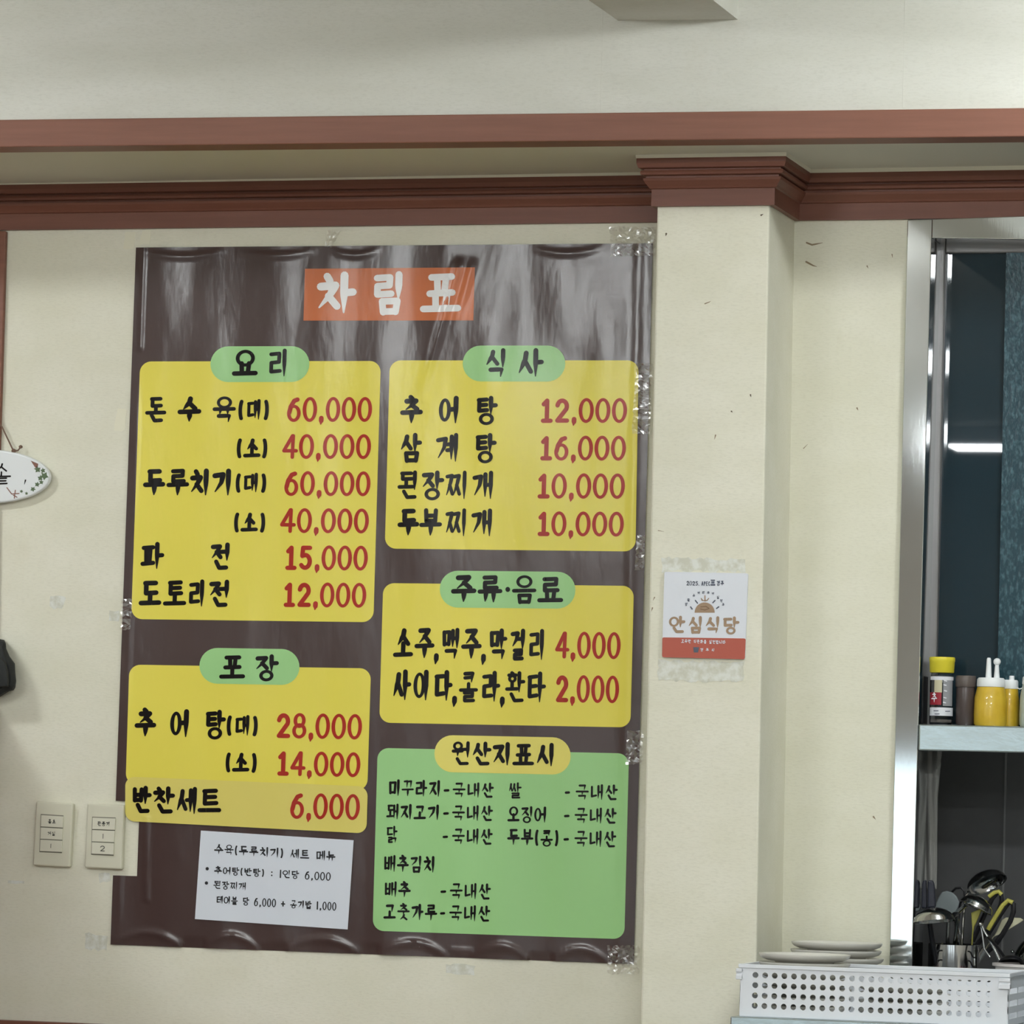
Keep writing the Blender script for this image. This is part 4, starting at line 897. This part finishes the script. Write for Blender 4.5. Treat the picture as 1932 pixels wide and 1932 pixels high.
# ------------------------------------------------------------------ utensil holder and utensils
YU = .14
def P3(x, y, Y=YU): return at(x, y, Y)
cx0 = at(1799, 1800, YU)[0]; ru = .049; zr = at(1800, 1781, YU)[2]
uh = thing('utensil_holder', 'round stainless steel utensil holder with cut slots standing behind the white basket', 'utensil holder', (cx0, YU, ZT))
obj('can', MB().lathe([(ru, .0005), (ru, zr - ZT - .001), (ru + .001, zr - ZT), (ru - .0015, zr - ZT), (ru - .0015, .002), (0, .002)], (cx0, YU, ZT), 56, close=False), M_STEEL2, uh, smooth=True)
M_SLOT = mat('slot_dark', srgb(20, 20, 20), .8)
for k_, (an, dz) in enumerate(((-.75, 0), (-.75, .018), (.72, 0), (.72, .018))):
    Pp = []
    for i in range(7):
        t_ = i / 6; a_ = FA + an + (t_ - .5) * .42; zz = zr - .036 + dz + .006 * math.tanh((t_ - .45) * 6) * (-1 if an > 0 else 1)
        Pp.append((cx0 + (ru + .0004) * math.cos(a_), YU + (ru + .0004) * math.sin(a_), zz))
    obj('slot', MB().tube(Pp, .0014, 8), M_SLOT, uh)
def bowl(c, rx, depth, axis, n=28):          # a ladle bowl opening along axis
    pr = [(rx, .0), (rx * 1.03, .001), (rx * 1.0, -.002)] + [(rx * math.cos(a), -depth * math.sin(a)) for a in np.linspace(.1, 1.5, 8)] + [(0, -depth)]
    inn = [(rx * .97, 0)] + [(rx * .96 * math.cos(a), -depth * .95 * math.sin(a)) for a in np.linspace(.1, 1.5, 8)] + [(0, -depth * .95)]
    return MB().lathe(pr, c, n, axis, close=False).lathe(inn + [], c, n, axis, close=False).lathe([(rx, 0), (rx * .97, 0)], c, n, axis, close=False)
def ladle(name, label, cat, cpx, Y, rx, depth, axis, path, rad=.0032, m=M_STEEL2, mh=None):
    t = thing(name, label, cat, tuple(P3(*path[-1])))
    obj('bowl', bowl(P3(*cpx, Y), rx, depth, axis), m, t, smooth=True)
    obj('handle', MB().tube([P3(*p) for p in path], rad, 10, 2.0), mh or m, t, smooth=True)
    return t
ladle('ladle', 'steel ladle drooping over the left side of the utensil holder', 'ladle', (1762, 1738), .0, .040, .026, (.12, -.10, -1), [(1795, 1734, .01), (1803, 1724, .03), (1806, 1740, .06), (1800, 1790, .12), (1797, 1832, .125)], .0036)
ladle('ladle', 'steel ladle with a bright spot in the middle of the utensil holder, bowl turned down', 'ladle', (1842, 1712), .12, .033, .022, (-.45, -.15, -1), [(1822, 1708, .12), (1806, 1722, .125), (1804, 1742, .13), (1812, 1790, .135), (1814, 1830, .135)], .0042)
ladle('ladle', 'dark steel ladle standing highest in the utensil holder, bowl seen edge on', 'ladle', (1862, 1668), .17, .040, .024, (.42, -.30, -.85), [(1830, 1683, .17), (1822, 1692, .165), (1818, 1740, .15), (1812, 1832, .15)], .003)
def slabthing(name, label, cat, out, Y, th, m, bev=.002):
    o_ = obj(name, MB().slab(out, Y, Y + th), m, bevel=bev); return tag(o_, label, cat)
M_GREYPL = mat('grey_silicone', srgb(122, 130, 132), .4); M_NAVY = mat('navy_plastic', srgb(40, 42, 54), .35); M_YH = mat('yellow_handle', srgb(184, 178, 84), .45); M_CREAM = mat('cream_plastic', srgb(214, 210, 178), .45)
sp = thing('spatula', 'grey silicone spatula leaning in the utensil holder behind the drooping ladle', 'spatula', tuple(P3(1795, 1830, .13)))
obj('blade', MB().slab([(1763, 1712), (1770, 1694), (1777, 1683), (1786, 1681), (1797, 1684), (1805, 1692), (1810, 1703), (1806, 1716), (1798, 1728), (1786, 1726), (1766, 1720)], 
 .142, .148), M_GREYPL, sp, bevel=.002)
obj('handle', MB().tube([P3(1790, 1724, .145), P3(1788, 1780, .152), P3(1786, 1830, .155)], .004), M_STEEL2, sp, smooth=True)
pe = thing('peeler', 'dark navy double handle standing upright at the left of the utensil holder', 'utensil', tuple(P3(1760, 1830, .15)))
obj('grip', MB().slab([(1738, 1714), (1739, 1668), (1741, 1661), (1747, 1660), (1748, 1714)], .056, .068), M_NAVY, pe, bevel=.003)
obj('grip', MB().slab([(1749, 1714), (1750, 1662), (1758, 1660), (1762, 1668), (1765, 1712)], .056, .068), M_NAVY, pe, bevel=.003)
obj('shank', MB().tube([P3(1750, 1710, .062), P3(1758, 1770, .085), P3(1770, 1832, .11)], .005), M_BLKPL, pe)
def loop(pts, Y): return [P3(x, y, Y) for x, y in pts]
scs = thing('kitchen_scissors', 'kitchen scissors with black and yellow loop handles in the utensil holder', 'scissors', tuple(P3(1826, 1828, .16)))
l1 = [(1835, 1776), (1846, 1752), (1862, 1716), (1872, 1695), (1882, 1684), (1889, 1688), (1890, 1700), (1884, 1720), (1870, 1744), (1852, 1772), (1842, 1784)]
l2 = [(1864, 1762), (1880, 1736), (1896, 1712), (1904, 1702), (1912, 1706), (1912, 1720), (1906, 1738), (1892, 1762), (1876, 1784), (1862, 1796)]
hd = obj('loop_handle', MB().tube(loop(l1, .165), .0045, 8), M_BLKPL, scs, smooth=True)
obj('grip_inlay', MB().tube(loop([(1866, 1692), (1876, 1684), (1884, 1682), (1890, 1688)], .160), .0042, 8), M_YH, hd, smooth=True)
hd = obj('loop_handle', MB().tube(loop(l2, .155), .005, 8), M_BLKPL, scs, smooth=True)
obj('grip_inlay', MB().tube(loop([(1864, 1754), (1878, 1730), (1892, 1708), (1902, 1699), (1911, 1703)], .150), .0046, 8), M_YH, hd, smooth=True)
obj('blade', MB().tube(loop([(1858, 1790), (1844, 1812), (1830, 1832)], .16), .006, 8, .3), M_STEEL2, scs)
yk_ = slabthing('yellow_handle', 'short olive yellow handle standing in the utensil holder beside the scissors', 'utensil handle', [(1832, 1722), (1852, 1714), (1848, 1726), (1838, 1748), (1836, 1760), (1832, 1832), (1829, 1832), (1834, 1752)], .145, .006, M_YH)
slabthing('cream_spatula', 'cream coloured flat spatula behind the scissors at the right', 'spatula', [(1880, 1758), (1890, 1736), (1898, 1731), (1925, 1732), (1931, 1736), (1924, 1741), (1896, 1758), (1874, 1768), (1836, 1830), (1833, 1828)], .185, .004, M_CREAM, .001)
wl = thing('ring_tool', 'thin black looped tool standing behind the grey spatula', 'utensil', tuple(P3(1806, 1830, .16)))
obj('loop', MB().tube(loop([(1796, 1683), (1803, 1676), (1813, 1675), (1820, 1682), (1820, 1694), (1812, 1704), (1808, 1740), (1806, 1832)], .172), .0022, 8), M_BLKPL, wl, smooth=True)
tg = thing('tongs', 'slim steel tongs leaning out to the right of the utensil holder', 'tongs', tuple(P3(1866, 1834, .13)))
obj('arm', MB().tube(loop([(1851, 1742), (1856, 1756), (1872, 1782), (1888, 1816)], .12), [.003, .0026, .003, .0035], 8, .5), M_STEEL2, tg, smooth=True)
obj('arm', MB().tube(loop([(1850, 1742), (1853, 1762), (1857, 1790), (1868, 1806)], .125), .002, 8, .5), M_STEEL2, tg, smooth=True)
obj('pivot', MB().lathe([(0, -.005), (.004, -.003), (.005, 0), (.004, .003), (0, .005)], P3(1850, 1744, .12), 14), M_STEEL2, tg, smooth=True)
ldl = ladle('ladle', 'black ladle lying over the pink patterned bowl at the right', 'ladle', (1908, 1820), .06, .026, .016, (.1, -.5, -1), [(1898, 1810, .06), (1884, 1790, .08), (1872, 1776, .10), (1866, 1770, .11)], .003, M_BLKPL)
M_PINK = mat('bowl_print', srgb(150, 48, 84), .35); M_BOWL = mat('bowl_white', srgb(214, 208, 206), .3)
pbw = thing('patterned_bowl', 'white bowl with dark pink dots at the right edge behind the basket', 'bowl', (at(1942, 1830, .02)[0], .02, ZT)); c0 = (at(1942, 1830, .02)[0], .02, ZT); zb = at(1900, 1817, .02)[2] - ZT
obj('body', MB().lathe([(.045, .0005), (.052, .004), (.0645, zb - .008), (.0655, zb - .006), (.07, zb - .005), (.07, zb), (.064, zb), (.05, .008), (0, .006)], c0, 48), M_BOWL, pbw, smooth=True)
for i in range(14):
    a_ = FA + (i - 6.5) * .42; 
    rr_ = .0622; q = Vector((math.cos(a_), math.sin(a_), -.18)).normalized()
    obj('printed_dot', MB().lathe([(0, .0016), (.0075, .0006), (.0080, 0)], (c0[0] + rr_ * math.cos(a_), c0[1] + rr_ * math.sin(a_), c0[2] + zb - .021), 16, tuple(q)), M_PINK, pbw)
pot = thing('steel_bowl', 'dark shiny steel bowl cut off by the right edge above the patterned bowl', 'bowl', (at(1948, 1800, .2)[0], .2, ZT)); cc = (at(1948, 1800, .2)[0], .2, ZT)
zt_ = at(1930, 1768, .2)[2] - ZT
obj('body', MB().lathe([(.03, .0005), (.036, zt_ * .3)] + [(.0405 * math.cos(a), zt_ * (.5 + .5 * math.sin(a))) for a in np.linspace(-.25, 1.5, 14)] + [(0, zt_)], cc, 40), mat('dark_steel', (.3, .32, .31, 1), .15, 1), pot, smooth=True)
obj('knob', MB().lathe([(0, -.004), (.003, -.002), (.004, 0), (.003, .002), (0, .004)], at(1910, 1795, .16), 12).tube([at(1910, 1795, .16), at(1920, 1800, .18), at(1934, 1806, .2)], .0016), M_STEEL2, pot, smooth=True)
